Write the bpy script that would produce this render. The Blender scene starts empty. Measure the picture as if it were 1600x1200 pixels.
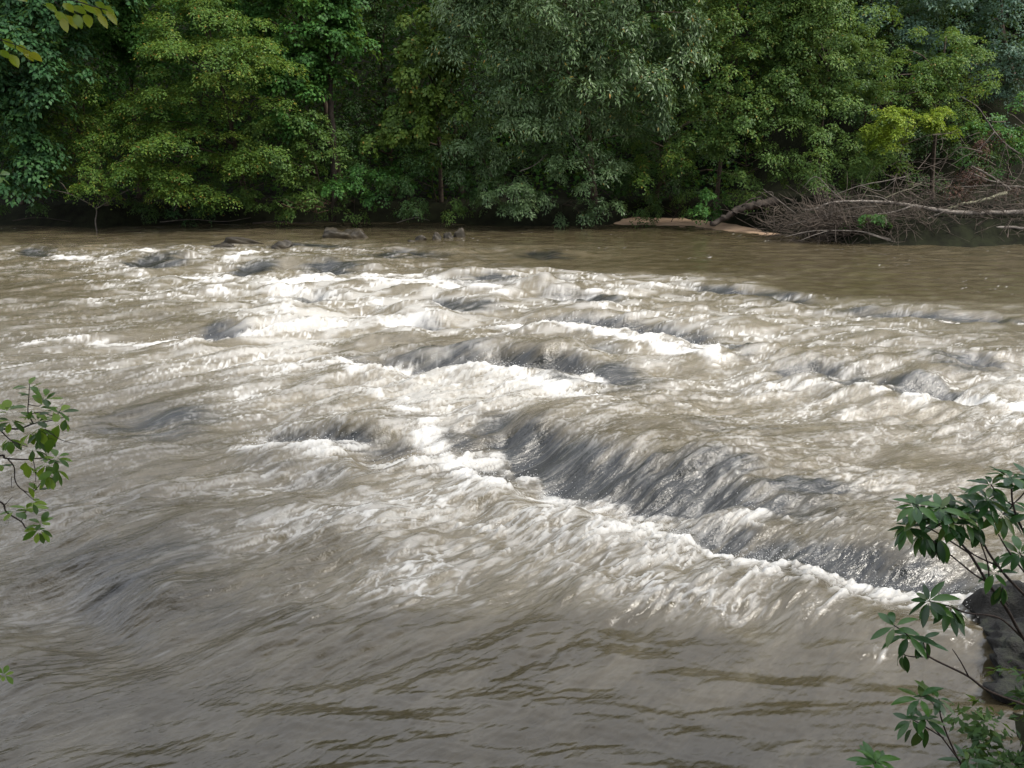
import bpy, math, random
import numpy as np
from mathutils import Vector, Matrix

random.seed(7)
rng = np.random.default_rng(11)
scene = bpy.context.scene
col = scene.collection

# ------------------------------------------------------------------ camera
H, PITCH, F = 3.6, math.radians(16.7), 1232.0          # eye height over the water, tilt, focal length (px of the 1600 frame)
cam_d = bpy.data.cameras.new('camera')
cam_d.sensor_width = 36.0
cam_d.lens = 36.0 * F / 1600.0
cam_d.clip_start, cam_d.clip_end = 0.05, 2000.0
cam = bpy.data.objects.new('camera', cam_d)
cam.location = (0, 0, H)
cam.rotation_euler = (math.pi / 2 - PITCH, 0, 0)
col.objects.link(cam)
scene.camera = cam

# ------------------------------------------------------------------ sky and sun
SUN_EL, SUN_AZ = math.radians(54), math.radians(112)   # azimuth clockwise from +Y: high on the right, a little behind, veiled by thin cloud
world = bpy.data.worlds.new('World')
scene.world = world
world.use_nodes = True
wt = world.node_tree
for n in list(wt.nodes):
    wt.nodes.remove(n)
wo = wt.nodes.new('ShaderNodeOutputWorld')
bg = wt.nodes.new('ShaderNodeBackground')
sky = wt.nodes.new('ShaderNodeTexSky')
sky.sky_type = 'NISHITA'
sky.sun_disc = False
sky.sun_elevation = SUN_EL
sky.sun_rotation = SUN_AZ
sky.air_density, sky.dust_density, sky.ozone_density = 1.0, 3.0, 1.5
tc = wt.nodes.new('ShaderNodeTexCoord')
cn = wt.nodes.new('ShaderNodeTexNoise')
cn.inputs['Scale'].default_value = 2.2
cn.inputs['Detail'].default_value = 6
cn.inputs['Roughness'].default_value = 0.6
cr = wt.nodes.new('ShaderNodeMapRange')
cr.inputs['From Min'].default_value = 0.34
cr.inputs['From Max'].default_value = 0.56
cr.inputs['To Min'].default_value = 0.45
cr.inputs['To Max'].default_value = 0.85
cm = wt.nodes.new('ShaderNodeMix')
cm.data_type = 'RGBA'
cm.inputs['B'].default_value = (9.9, 10.3, 11.2, 1)      # bright thin cloud over most of the sky
wt.links.new(tc.outputs['Generated'], cn.inputs['Vector'])
wt.links.new(cn.outputs['Fac'], cr.inputs['Value'])
wt.links.new(cr.outputs['Result'], cm.inputs['Factor'])
wt.links.new(sky.outputs['Color'], cm.inputs['A'])
wt.links.new(cm.outputs['Result'], bg.inputs['Color'])
bg.inputs['Strength'].default_value = 0.138
wt.links.new(bg.outputs['Background'], wo.inputs['Surface'])

sun_d = bpy.data.lights.new('sun', 'SUN')
sun_d.energy = 3.7
sun_d.angle = math.radians(22)
sun_d.color = (1.0, 0.95, 0.86)
sun = bpy.data.objects.new('sun', sun_d)
sd = Vector((math.sin(SUN_AZ) * math.cos(SUN_EL), math.cos(SUN_AZ) * math.cos(SUN_EL), math.sin(SUN_EL)))
sun.rotation_euler = sd.to_track_quat('Z', 'Y').to_euler()
sun.location = (0, 0, 40)
col.objects.link(sun)

scene.view_settings.view_transform = 'Standard'
scene.view_settings.look = 'None'
scene.view_settings.exposure = 0.5
scene.view_settings.gamma = 1.0
scene.view_settings.use_curve_mapping = False

# ------------------------------------------------------------------ helpers
cp, sp = math.cos(PITCH), math.sin(PITCH)


def ray(px, py):
    a, b = px - 800.0, 600.0 - py
    return np.array([a, F * cp + b * sp, -F * sp + b * cp])


def ground(px, py, z=0.0):
    d = ray(px, py)
    t = (z - H) / d[2]
    return np.array([d[0] * t, d[1] * t, z])


def atY(px, py, Y):
    d = ray(px, py)
    t = Y / d[1]
    return np.array([d[0] * t, Y, H + d[2] * t])


def px_size(Y):                       # metres per photo pixel at that depth
    return Y / F


def tag(o, label=None, cat=None, group=None, kind=None):
    if label: o['label'] = label
    if cat: o['category'] = cat
    if group: o['group'] = group
    if kind: o['kind'] = kind
    return o


def mesh(name, V, faces, attrs=None, smooth=False, uv=None):
    """faces: an (n,k) int array, or a list of them."""
    V = np.ascontiguousarray(V, dtype=np.float32)
    if not isinstance(faces, list): faces = [faces]
    faces = [np.asarray(f, dtype=np.int32) for f in faces if len(f)]
    me = bpy.data.meshes.new(name)
    me.vertices.add(len(V))
    me.vertices.foreach_set('co', V.ravel())
    loops = np.concatenate([f.ravel() for f in faces])
    tot = np.concatenate([np.full(len(f), f.shape[1], np.int32) for f in faces])
    start = np.concatenate([[0], np.cumsum(tot)[:-1]]).astype(np.int32)
    me.loops.add(len(loops))
    me.loops.foreach_set('vertex_index', loops)
    me.polygons.add(len(tot))
    me.polygons.foreach_set('loop_start', start)
    me.polygons.foreach_set('loop_total', tot)
    if smooth:
        me.polygons.foreach_set('use_smooth', np.ones(len(tot), dtype=bool))
    for k, a in (attrs or {}).items():
        at = me.attributes.new(k, 'FLOAT', 'POINT')
        at.data.foreach_set('value', np.ascontiguousarray(a, dtype=np.float32).ravel())
    if uv is not None:
        ul = me.uv_layers.new(name='flow')
        ul.data.foreach_set('uv', np.ascontiguousarray(uv[loops], dtype=np.float32).ravel())
    me.update(calc_edges=True)
    return me


def link(name, me, mat=None, parent=None):
    o = bpy.data.objects.new(name, me)
    if mat and me is not None and not me.materials: me.materials.append(mat)
    if parent is not None: o.parent = parent
    col.objects.link(o)
    return o


def empty(name, loc):
    o = bpy.data.objects.new(name, None)
    o.empty_display_size = 0.2
    o.location = loc
    col.objects.link(o)
    return o


def norm(v):
    return v / np.maximum(np.linalg.norm(v, axis=-1, keepdims=True), 1e-9)


def smooth_path(P, n):
    """Catmull-Rom through points, n samples."""
    P = np.asarray(P, float)
    if len(P) < 3:
        t = np.linspace(0, 1, n)[:, None]
        return P[0] * (1 - t) + P[-1] * t
    Q = np.vstack([2 * P[0] - P[1], P, 2 * P[-1] - P[-2]])
    u = np.linspace(0, len(P) - 1 - 1e-6, n)
    i = u.astype(int)
    t = (u - i)[:, None]
    a, b, c, d = Q[i], Q[i + 1], Q[i + 2], Q[i + 3]
    return 0.5 * (2 * b + (c - a) * t + (2 * a - 5 * b + 4 * c - d) * t ** 2 + (3 * b - a - 3 * c + d) * t ** 3)


class Tubes:
    """collects tapered bent tubes into one mesh"""
    def __init__(s): s.V, s.Q, s.n = [], [], 0

    def add(s, P, r0, r1, k=6, wob=0.0, cap=True):
        P = np.asarray(P, float)
        m = len(P)
        T = norm(np.gradient(P, axis=0))
        ref = np.array([0.31, 0.17, 0.93]) if abs(T[0][2]) < .8 else np.array([0.9, 0.3, 0.1])
        A = norm(np.cross(T, ref)); B = np.cross(T, A)
        r = np.linspace(r0, r1, m) if np.isscalar(r0) else r0
        a = np.linspace(0, 2 * math.pi, k, endpoint=False)
        rr = r[:, None] * (1 + wob * rng.uniform(-1, 1, (m, k)))
        R = P[:, None, :] + rr[..., None] * (np.cos(a)[None, :, None] * A[:, None] + np.sin(a)[None, :, None] * B[:, None])
        i = np.arange(m - 1)[:, None] * k
        j = np.arange(k)[None, :]
        j2 = (j + 1) % k
        q = np.stack([i + j, i + j2, i + k + j2, i + k + j], -1).reshape(-1, 4) + s.n
        V = [R.reshape(-1, 3)]
        s.Q.append(q); cnt = m * k
        if cap:
            V.append(np.stack([P[0], P[-1]]))
            c0, c1 = s.n + cnt, s.n + cnt + 1
            jj, jj2 = np.arange(k), (np.arange(k) + 1) % k
            s.Q.append(np.stack([jj2 + s.n, jj + s.n, np.full(k, c0), np.full(k, c0)], -1)[:, :3])
            s.Q.append(np.stack([jj + s.n + (m - 1) * k, jj2 + s.n + (m - 1) * k, np.full(k, c1)], -1))
            cnt += 2
        s.V += V; s.n += cnt
        return s

    def mesh(s, name, smooth=True):
        return mesh(name, np.vstack(s.V), s.Q, smooth=smooth)


class Perlin:
    def __init__(s, seed):
        r = np.random.default_rng(seed)
        a = r.uniform(0, 2 * math.pi, (256, 256))
        s.gx, s.gy = np.cos(a).astype(np.float32), np.sin(a).astype(np.float32)

    def __call__(s, x, y):
        xi, yi = np.floor(x), np.floor(y)
        fx, fy = (x - xi).astype(np.float32), (y - yi).astype(np.float32)
        i, j = xi.astype(np.int64) & 255, yi.astype(np.int64) & 255
        i1, j1 = (i + 1) & 255, (j + 1) & 255
        u = fx * fx * fx * (fx * (fx * 6 - 15) + 10)
        v = fy * fy * fy * (fy * (fy * 6 - 15) + 10)
        n00 = s.gx[i, j] * fx + s.gy[i, j] * fy
        n10 = s.gx[i1, j] * (fx - 1) + s.gy[i1, j] * fy
        n01 = s.gx[i, j1] * fx + s.gy[i, j1] * (fy - 1)
        n11 = s.gx[i1, j1] * (fx - 1) + s.gy[i1, j1] * (fy - 1)
        a = n00 + u * (n10 - n00)
        b = n01 + u * (n11 - n01)
        return 1.5 * (a + v * (b - a))


pn = [Perlin(100 + i) for i in range(12)]


def sstep(a, b, x):
    t = np.clip((x - a) / (b - a), 0, 1)
    return t * t * (3 - 2 * t)


# ------------------------------------------------------------------ materials
def new_mat(name):
    m = bpy.data.materials.new(name)
    m.use_nodes = True
    nt = m.node_tree
    b = nt.nodes['Principled BSDF']
    return m, nt, b


def node(nt, t, **kw):
    n = nt.nodes.new(t)
    for k, v in kw.items():
        if k in n.inputs: n.inputs[k].default_value = v
        else: setattr(n, k, v)
    return n


def ramp(nt, stops, src):
    r = nt.nodes.new('ShaderNodeValToRGB')
    e = r.color_ramp.elements
    while len(e) < len(stops): e.new(0.5)
    for el, (p, c) in zip(e, stops):
        el.position = p
        el.color = (*c, 1)
    nt.links.new(src, r.inputs['Fac'])
    return r


def mixc(nt, fac, a, b):
    m = nt.nodes.new('ShaderNodeMix')
    m.data_type = 'RGBA'
    for s, v in (('Factor', fac), ('A', a), ('B', b)):
        if isinstance(v, (tuple, float, int)):
            m.inputs[s].default_value = (*v, 1) if isinstance(v, tuple) else v
        else: nt.links.new(v, m.inputs[s])
    return m.outputs['Result']


def leaf_mat(name, stops, trans=0.33, rough=0.5, spec=0.2):
    m, nt, b = new_mat(name)
    at = node(nt, 'ShaderNodeAttribute', attribute_name='tint')
    r = ramp(nt, stops, at.outputs['Fac'])
    nt.links.new(r.outputs['Color'], b.inputs['Base Color'])
    b.inputs['Roughness'].default_value = rough
    b.inputs['Specular IOR Level'].default_value = spec
    tr = nt.nodes.new('ShaderNodeBsdfTranslucent')
    tint = mixc(nt, 0.5, r.outputs['Color'], (0.20, 0.27, 0.03))
    nt.links.new(tint, tr.inputs['Color'])
    mx = nt.nodes.new('ShaderNodeMixShader')
    mx.inputs['Fac'].default_value = trans
    nt.links.new(b.outputs['BSDF'], mx.inputs[1])
    nt.links.new(tr.outputs['BSDF'], mx.inputs[2])
    nt.links.new(mx.outputs['Shader'], nt.nodes['Material Output'].inputs['Surface'])
    return m


def bark_mat(name, c0, c1, scale=6.0, rough=0.85, bump=0.4, c2=None):
    m, nt, b = new_mat(name)
    tc = nt.nodes.new('ShaderNodeTexCoord')
    n = node(nt, 'ShaderNodeTexNoise', Scale=scale, Detail=6.0, Roughness=0.65)
    nt.links.new(tc.outputs['Object'], n.inputs['Vector'])
    st = [(0.32, c0), (0.62, c1)]
    if c2: st.append((0.72, c2))
    r = ramp(nt, st, n.outputs['Fac'])
    nt.links.new(r.outputs['Color'], b.inputs['Base Color'])
    b.inputs['Roughness'].default_value = rough
    b.inputs['Specular IOR Level'].default_value = 0.3
    n2 = node(nt, 'ShaderNodeTexNoise', Scale=scale * 5, Detail=4.0)
    nt.links.new(tc.outputs['Object'], n2.inputs['Vector'])
    bp = node(nt, 'ShaderNodeBump', Strength=bump, Distance=0.03)
    nt.links.new(n2.outputs['Fac'], bp.inputs['Height'])
    nt.links.new(bp.outputs['Normal'], b.inputs['Normal'])
    return m


M = {}
M['maple'] = leaf_mat('broad_green_leaf', [(0, (0.025, 0.071, 0.018)), (0.6, (0.056, 0.153, 0.032)), (0.93, (0.099, 0.207, 0.039)), (1, (0.161, 0.142, 0.023))])
M['teal'] = leaf_mat('dark_teal_leaf', [(0, (0.019, 0.054, 0.023)), (0.6, (0.037, 0.104, 0.038)), (1, (0.069, 0.156, 0.042))])
M['olive'] = leaf_mat('olive_leaf', [(0, (0.026, 0.068, 0.014)), (0.55, (0.075, 0.145, 0.024)), (0.88, (0.135, 0.20, 0.03)), (0.95, (0.22, 0.18, 0.03)), (1, (0.24, 0.12, 0.03))])
M['willow'] = leaf_mat('grey_green_leaf', [(0, (0.039, 0.078, 0.029)), (0.6, (0.100, 0.167, 0.065)), (0.93, (0.181, 0.261, 0.117)), (0.97, (0.287, 0.217, 0.039)), (1, (0.377, 0.203, 0.039))], trans=0.22, rough=0.42, spec=0.35)
M['vine'] = leaf_mat('bright_vine_leaf', [(0, (0.044, 0.081, 0.017)), (0.6, (0.101, 0.173, 0.029)), (0.94, (0.151, 0.207, 0.036)), (1, (0.316, 0.150, 0.036))])
M['mid'] = leaf_mat('mid_green_leaf', [(0, (0.038, 0.080, 0.021)), (0.6, (0.088, 0.161, 0.037)), (0.92, (0.149, 0.222, 0.047)), (1, (0.217, 0.161, 0.033))])
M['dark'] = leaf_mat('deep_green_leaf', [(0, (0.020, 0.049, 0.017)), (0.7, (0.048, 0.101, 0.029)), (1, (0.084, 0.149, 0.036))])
M['lime'] = leaf_mat('lime_leaf', [(0, (0.087, 0.144, 0.013)), (0.6, (0.187, 0.264, 0.022)), (1, (0.300, 0.324, 0.032))], trans=0.35)
M['far'] = leaf_mat('haze_tinted_leaf', [(0, (0.06, 0.12, 0.09)), (1, (0.12, 0.20, 0.14))])  # blue veil of haze painted into the leaf colour
M['dead'] = leaf_mat('dead_leaf', [(0, (0.03, 0.014, 0.01)), (0.7, (0.07, 0.03, 0.02)), (1, (0.12, 0.06, 0.035))], trans=0.1)
M['rhodo'] = leaf_mat('leathery_leaf', [(0, (0.014, 0.041, 0.012)), (0.6, (0.026, 0.076, 0.019)), (0.93, (0.054, 0.127, 0.021)), (1, (0.060, 0.063, 0.019))], trans=0.15, rough=0.27, spec=0.30)
M['spring'] = leaf_mat('small_bright_leaf', [(0, (0.025, 0.062, 0.013)), (0.5, (0.075, 0.158, 0.018)), (1, (0.187, 0.281, 0.022))], trans=0.35, rough=0.35)
M['yellow'] = leaf_mat('yellowing_leaf', [(0, (0.10, 0.17, 0.008)), (0.6, (0.19, 0.26, 0.012)), (1, (0.28, 0.28, 0.016))], trans=0.45, rough=0.25, spec=0.5)
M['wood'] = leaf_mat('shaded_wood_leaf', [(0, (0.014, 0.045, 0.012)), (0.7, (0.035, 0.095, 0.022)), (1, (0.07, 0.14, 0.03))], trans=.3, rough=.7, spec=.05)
M['bark'] = bark_mat('brown_bark', (0.03, 0.022, 0.016), (0.10, 0.075, 0.055), 4)
M['darkbark'] = bark_mat('dark_wet_bark', (0.012, 0.009, 0.007), (0.045, 0.034, 0.026), 5)
M['drift'] = bark_mat('weathered_wood', (0.035, 0.029, 0.024), (0.14, 0.12, 0.10), 5)
M['driftpale'] = bark_mat('pale_bleached_wood', (0.06, 0.05, 0.042), (0.24, 0.21, 0.18), 4)
M['mosswood'] = bark_mat('lichen_covered_wood', (0.07, 0.06, 0.045), (0.24, 0.23, 0.15), 5)
M['twig'] = bark_mat('grey_twig', (0.02, 0.015, 0.011), (0.10, 0.078, 0.060), 1.5)
M['stem'] = bark_mat('dark_twig', (0.02, 0.014, 0.011), (0.05, 0.034, 0.026), 20)
M['soil'] = bark_mat('dark_bank_soil', (0.006, 0.006, 0.004), (0.014, 0.016, 0.008), 2.2, 0.95, 0.8)
M['soil'].node_tree.nodes['Principled BSDF'].inputs['Specular IOR Level'].default_value = 0.08
M['sand'] = bark_mat('tan_river_sand', (0.30, 0.20, 0.13), (0.40, 0.28, 0.19), 2.0, 0.9, 0.3)
M['rock'] = bark_mat('brown_wet_rock', (0.010, 0.009, 0.007), (0.045, 0.036, 0.022), 1.6, 0.5, 0.7, c2=(0.10, 0.08, 0.04))
M['nearrock'] = bark_mat('lichened_rock', (0.012, 0.010, 0.009), (0.045, 0.037, 0.03), 3.2, 0.75, 1.0, c2=(0.11, 0.12, 0.075))

m, nt, b = new_mat('lichened_rock')
tcn = nt.nodes.new('ShaderNodeTexCoord')
na = node(nt, 'ShaderNodeTexNoise', Scale=9.0, Detail=8.0, Roughness=0.7)
nb = node(nt, 'ShaderNodeTexNoise', Scale=4.0, Detail=6.0, Roughness=0.7)
for q_ in (na, nb): nt.links.new(tcn.outputs['Object'], q_.inputs['Vector'])
dk = ramp(nt, [(0.35, (0.004, 0.0035, 0.003)), (0.55, (0.010, 0.009, 0.007)), (0.75, (0.030, 0.026, 0.019))], na.outputs['Fac'])
geo = nt.nodes.new('ShaderNodeNewGeometry')
sep = nt.nodes.new('ShaderNodeSeparateXYZ')
nt.links.new(geo.outputs['Normal'], sep.inputs[0])
ma = node(nt, 'ShaderNodeMath', operation='MULTIPLY_ADD', use_clamp=True)
nt.links.new(sep.outputs['Z'], ma.inputs[0]); ma.inputs[1].default_value = 0.9
mb = node(nt, 'ShaderNodeMath', operation='MULTIPLY_ADD')
nt.links.new(nb.outputs['Fac'], mb.inputs[0]); mb.inputs[1].default_value = 4.0; mb.inputs[2].default_value = -2.55
nt.links.new(mb.outputs[0], ma.inputs[2])
li = ramp(nt, [(0.42, (0.012, 0.018, 0.006)), (0.6, (0.045, 0.052, 0.024)), (0.75, (0.14, 0.14, 0.10))], na.outputs['Fac'])
nt.links.new(mixc(nt, ma.outputs[0], dk.outputs['Color'], li.outputs['Color']), b.inputs['Base Color'])
b.inputs['Roughness'].default_value = 0.7
bpn = node(nt, 'ShaderNodeBump', Strength=1.0, Distance=0.06)
nt.links.new(na.outputs['Fac'], bpn.inputs['Height'])
nt.links.new(bpn.outputs['Normal'], b.inputs['Normal'])
M['nearrock'] = m

# ------------------------------------------------------------------ terrain
SHORE_PX = [(-900, 346), (-300, 349), (0, 352), (150, 356), (300, 350), (420, 347), (520, 347), (700, 349), (800, 354), (950, 352),
            (1100, 357), (1190, 368), (1300, 381), (1500, 385), (1600, 383), (1850, 391), (2400, 400)]
_sh = np.array([ground(*p) for p in SHORE_PX])


def shore(x):
    return np.interp(x, _sh[:, 0], _sh[:, 1])


def terrain_z(x, y):
    e = y - shore(x)
    x0, x1 = ground(935, 352)[0], ground(1270, 375)[0]
    e = e - 4.0 * sstep(x0, x0 + 2.5, x) * sstep(x1 + 1.5, x1 - 1.5, x) * (e > -2)
    far = np.where(e < 0, np.maximum(-1.4, 0.32 * e - 0.02),
                   0.9 * sstep(0, 1.1, e) + 0.05 * e + 0.8 * np.maximum(0, e - 9) * sstep(9, 16, e))
    far = np.minimum(far, 26 + 0.03 * e)
    # near bank: under the photographer, with a shoulder that runs out to the rock on the right
    edge = 2.2 + 2.1 * sstep(2.3, 3.1, x) + 0.7 * sstep(4.0, 6.0, x) + 0.25 * np.sin(x * 0.8)
    g = edge - y
    near = np.where(g < 0, np.maximum(-1.4, 0.9 * g - 0.02), 1.0 * sstep(0, 1.6, g) + 0.35 * np.minimum(g, 4.0) * sstep(0.4, 2, g) + 0.06 * np.maximum(0, g - 4))
    return np.where(y > 12, far, near) + 0.10 * pn[0](x * 0.9, y * 0.9) * np.where(y > 12, sstep(-0.5, 2, e), 0.6)


xs = np.concatenate([-np.geomspace(400, 46, 24), np.linspace(-45, 45, 150), np.geomspace(46, 400, 24)])
ys = np.concatenate([-np.geomspace(400, 9, 18), np.linspace(-8, 8, 50), np.linspace(8.5, 28.5, 14), np.linspace(29, 52, 70), np.geomspace(53, 600, 30)])
gx, gy = np.meshgrid(xs, ys)
gz = terrain_z(gx, gy)
nr, nc = gx.shape
idx = np.arange(nr * nc).reshape(nr, nc)
quads = np.stack([idx[:-1, :-1], idx[:-1, 1:], idx[1:, 1:], idx[1:, :-1]], -1).reshape(-1, 4)
tag(link('ground', mesh('ground', np.stack([gx, gy, gz], -1).reshape(-1, 3), quads, smooth=True), M['soil']), kind='structure')

# sand bar: a low tongue of sand lying over the bank
sx = np.linspace(ground(930, 352)[0], ground(1260, 372)[0], 90)
sv = np.linspace(-0.6, 4.2, 26)
SX, SV = np.meshgrid(sx, sv)
SY = shore(SX) + SV
u = (SX - sx[0]) / (sx[-1] - sx[0])
ends = sstep(0, 0.22, u) * sstep(1.0, 0.75, u)
SZ = -0.12 + (0.06 + 0.17 * sstep(-0.5, 2.6, SV)) * (0.25 + 0.75 * ends) + 0.04 * pn[1](SX * 1.3, SY * 1.3)
nr, nc = SX.shape
idx = np.arange(nr * nc).reshape(nr, nc)
quads_s = np.stack([idx[:-1, :-1], idx[:-1, 1:], idx[1:, 1:], idx[1:, :-1]], -1).reshape(-1, 4)
tag(link('sand_bar', mesh('sand_bar', np.stack([SX, SY, SZ], -1).reshape(-1, 3), quads_s, smooth=True), M['sand']), kind='structure')

# ------------------------------------------------------------------ the river
# rows: close together near the viewer, 12 cm apart far off; columns fan out with distance, then coarse out to the sides
rows = [2.4]
while rows[-1] < 43:
    y = rows[-1]
    rows.append(y + min(0.13, max(0.006, 1.0 * (y * y + H * H) / (788 * H))))
rows = np.array(rows)
NC = 820
uu = np.linspace(-1, 1, NC)
half = 0.80 * (rows * cp + H * sp) + 0.8
side = np.geomspace(1.02, 140 / 10.0, 14)
Xw = np.concatenate([-(half[:, None] * side[::-1][None]) - 6 * (side[::-1][None] - 1), half[:, None] * uu[None], half[:, None] * side[None] + 6 * (side[None] - 1)], 1).astype(np.float64)
Yw = np.repeat(rows[:, None], Xw.shape[1], 1)
shp = Xw.shape
X, Y = Xw.ravel(), Yw.ravel()

# current: from the upper right towards the left and the viewer, flatter across the river further out
wx = 0.35 * pn[2](X * 0.22, Y * 0.22)
wy = 0.30 * pn[3](X * 0.22 + 9, Y * 0.22)
th = np.radians(8) + np.radians(30) * (1 - sstep(4, 26, Y))
N = -(X + wx) * np.sin(th) + (Y + wy) * np.cos(th)          # across the current
S = -(X * np.cos(th) + Y * np.sin(th))                      # along the current

# control points read off the place: turbulence and how aerated (milky) the water is
CTL = []
for yp, pts in ((365, [(50, .2, .15), (300, .25, .2), (700, .12, .1), (1000, .06, .02), (1400, .1, .06)]),
                (410, [(30, .5, .4), (200, .6, .6), (400, .7, .6), (550, .6, .4), (750, .4, .35), (900, .25, .15), (1100, .08, .03), (1300, .12, .10), (1550, .16, .16)]),
                (450, [(50, .4, .3), (250, .6, .6), (450, .8, .9), (600, .9, .8), (800, .9, .7), (1000, .8, .75), (1120, .5, .5), (1300, .10, .06), (1500, .14, .14)]),
                (505, [(50, .5, .4), (250, .5, .4), (450, .9, .9), (600, .9, .9), (800, .8, .7), (1000, .8, .7), (1200, .8, .75), (1330, .6, .6), (1550, .35, .45)]),
                (550, [(50, .6, .5), (250, .7, .7), (450, .9, .9), (620, .7, .5), (850, .6, .45), (1000, .7, .8), (1200, .8, .7), (1400, .7, .55), (1570, .6, .5)]),
                (620, [(50, .5, .5), (250, .5, .35), (450, .8, .75), (650, .9, .9), (800, .9, .9), (1050, .7, .5), (1200, .7, .7), (1400, .7, .6), (1580, .8, .8)]),
                (700, [(50, .6, .45), (250, .6, .3), (450, .65, .5), (620, .8, .7), (800, .6, .2), (1000, .6, .4), (1200, .6, .45), (1400, .6, .45)]),
                (800, [(50, .6, .3), (250, .6, .25), (450, .65, .55), (650, .8, .85), (850, .8, .85), (1000, .8, .8), (1200, .7, .35), (1400, .7, .45)]),
                (900, [(50, .6, .3), (250, .6, .12), (450, .6, .36), (650, .65, .75), (850, .65, .75), (1050, .65, .75), (1250, .6, .3), (1450, .5, .4)]),
                (945, [(1150, .6, .65), (1300, .5, .55), (1450, .4, .45)]),
                (1000, [(50, .5, .26), (250, .45, .16), (450, .34, .14), (650, .26, .14), (850, .20, .1), (1050, .16, .06), (1300, .18, .2), (1500, .18, .15)]),
                (1130, [(50, .28, .12), (300, .22, .06), (600, .13, .06), (900, .09, .03), (1200, .08, .01), (1500, .08, .01)])):
    for xp, a, b in pts:
        g = ground(xp, yp)
        CTL.append((g[0], g[1], a, b))
CTL = np.array(CTL)
la, lb = X / (Y + 1.5) * 6, np.log(Y + 1.0) * 6
ca, cb = CTL[:, 0] / (CTL[:, 1] + 1.5) * 6, np.log(CTL[:, 1] + 1.0) * 6
Wt = np.full(len(X), 1e-9); turb = np.zeros(len(X)); aer = np.zeros(len(X))
for a, b, t_, e_ in zip(ca, cb, CTL[:, 2], CTL[:, 3]):
    w = 1.0 / ((la - a) ** 2 + 1.6 * (lb - b) ** 2 + 0.12) ** 2
    Wt += w; turb += w * t_; aer += w * e_
turb /= Wt; aer /= Wt

# ledges: the line of the crest, drop in metres, length of the smooth dark face, foam strength, foam length
LEDGES = [
    ([(545, 548), (640, 556), (740, 560), (830, 562), (920, 568), (1000, 588)], .42, .62, 1.0, 1.6),
    ([(800, 497), (900, 500), (1000, 507), (1090, 520), (1180, 535)], .40, .80, 1.0, 1.5),
    ([(668, 668), (730, 656), (800, 650), (880, 672), (950, 705), (1040, 728), (1150, 744), (1260, 752), (1340, 762)], .38, 1.05, .8, 1.0),
    ([(985, 800), (1080, 806), (1180, 822), (1300, 842), (1400, 862), (1520, 880), (1640, 900)], .26, .60, 1.0, 1.1),
    ([(400, 672), (470, 672), (560, 678), (640, 688)], .22, .28, .8, 1.2),
    ([(1185, 577), (1260, 570), (1340, 584)], .30, .42, .8, 1.0),
    ([(1370, 590), (1440, 598), (1510, 606)], .26, .55, .7, .9),
    ([(690, 446), (750, 438), (830, 438), (930, 446)], .36, .75, .8, 2.0),
    ([(835, 466), (900, 460), (985, 470)], .32, .7, .7, 1.6),
    ([(615, 472), (690, 468), (770, 480)], .36, .8, .8, 2.0),
    ([(455, 465), (500, 458), (535, 470)], .34, .8, 1.0, 2.0),
    ([(185, 411), (240, 405), (300, 412)], .40, 1.3, .9, 3.0),
    ([(345, 424), (390, 417), (435, 426)], .36, 1.0, 1.0, 3.0),
    ([(465, 424), (510, 417), (575, 426)], .36, 1.0, .9, 2.5),
    ([(585, 396), (640, 393), (720, 400)], .26, .9, .7, 3.0),
    ([(800, 396), (840, 394), (890, 404)], .22, .8, .5, 2.0),
    ([(420, 388), (500, 384), (570, 386)], .24, 1.0, .7, 3.0),
    ([(295, 512), (350, 508), (405, 522)], .28, .7, .9, 2.0),
    ([(590, 500), (650, 497), (720, 508)], .24, .6, .7, 1.8),
    ([(5, 392), (60, 390), (120, 396)], .25, 1.0, .5, 3.0),
    ([(1050, 441), (1150, 452), (1240, 461), (1310, 478)], .22, .55, .7, .9),
    ([(1310, 483), (1400, 489), (1540, 494), (1660, 504)], .18, .45, .8, .6),
    ([(1440, 560), (1520, 556), (1600, 570)], .18, .5, .3, .8),
    ([(60, 880), (150, 886), (240, 925), (330, 965)], .20, .50, .0, .8),
    ([(180, 640), (260, 642), (330, 655)], .15, .5, .0, .8),
    ([(420, 740), (500, 735), (560, 742)], .14, .4, .0, .8),
    ([(900, 545), (960, 548), (1010, 560)], .12, .5, .3, .8),
]
FLOW = np.array([-0.80, -0.60])
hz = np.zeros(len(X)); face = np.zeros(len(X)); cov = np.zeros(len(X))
jag = 0.10 * pn[4](X * 1.1, Y * 1.1) + 0.05 * pn[5](X * 3.0, Y * 3.0)
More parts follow.
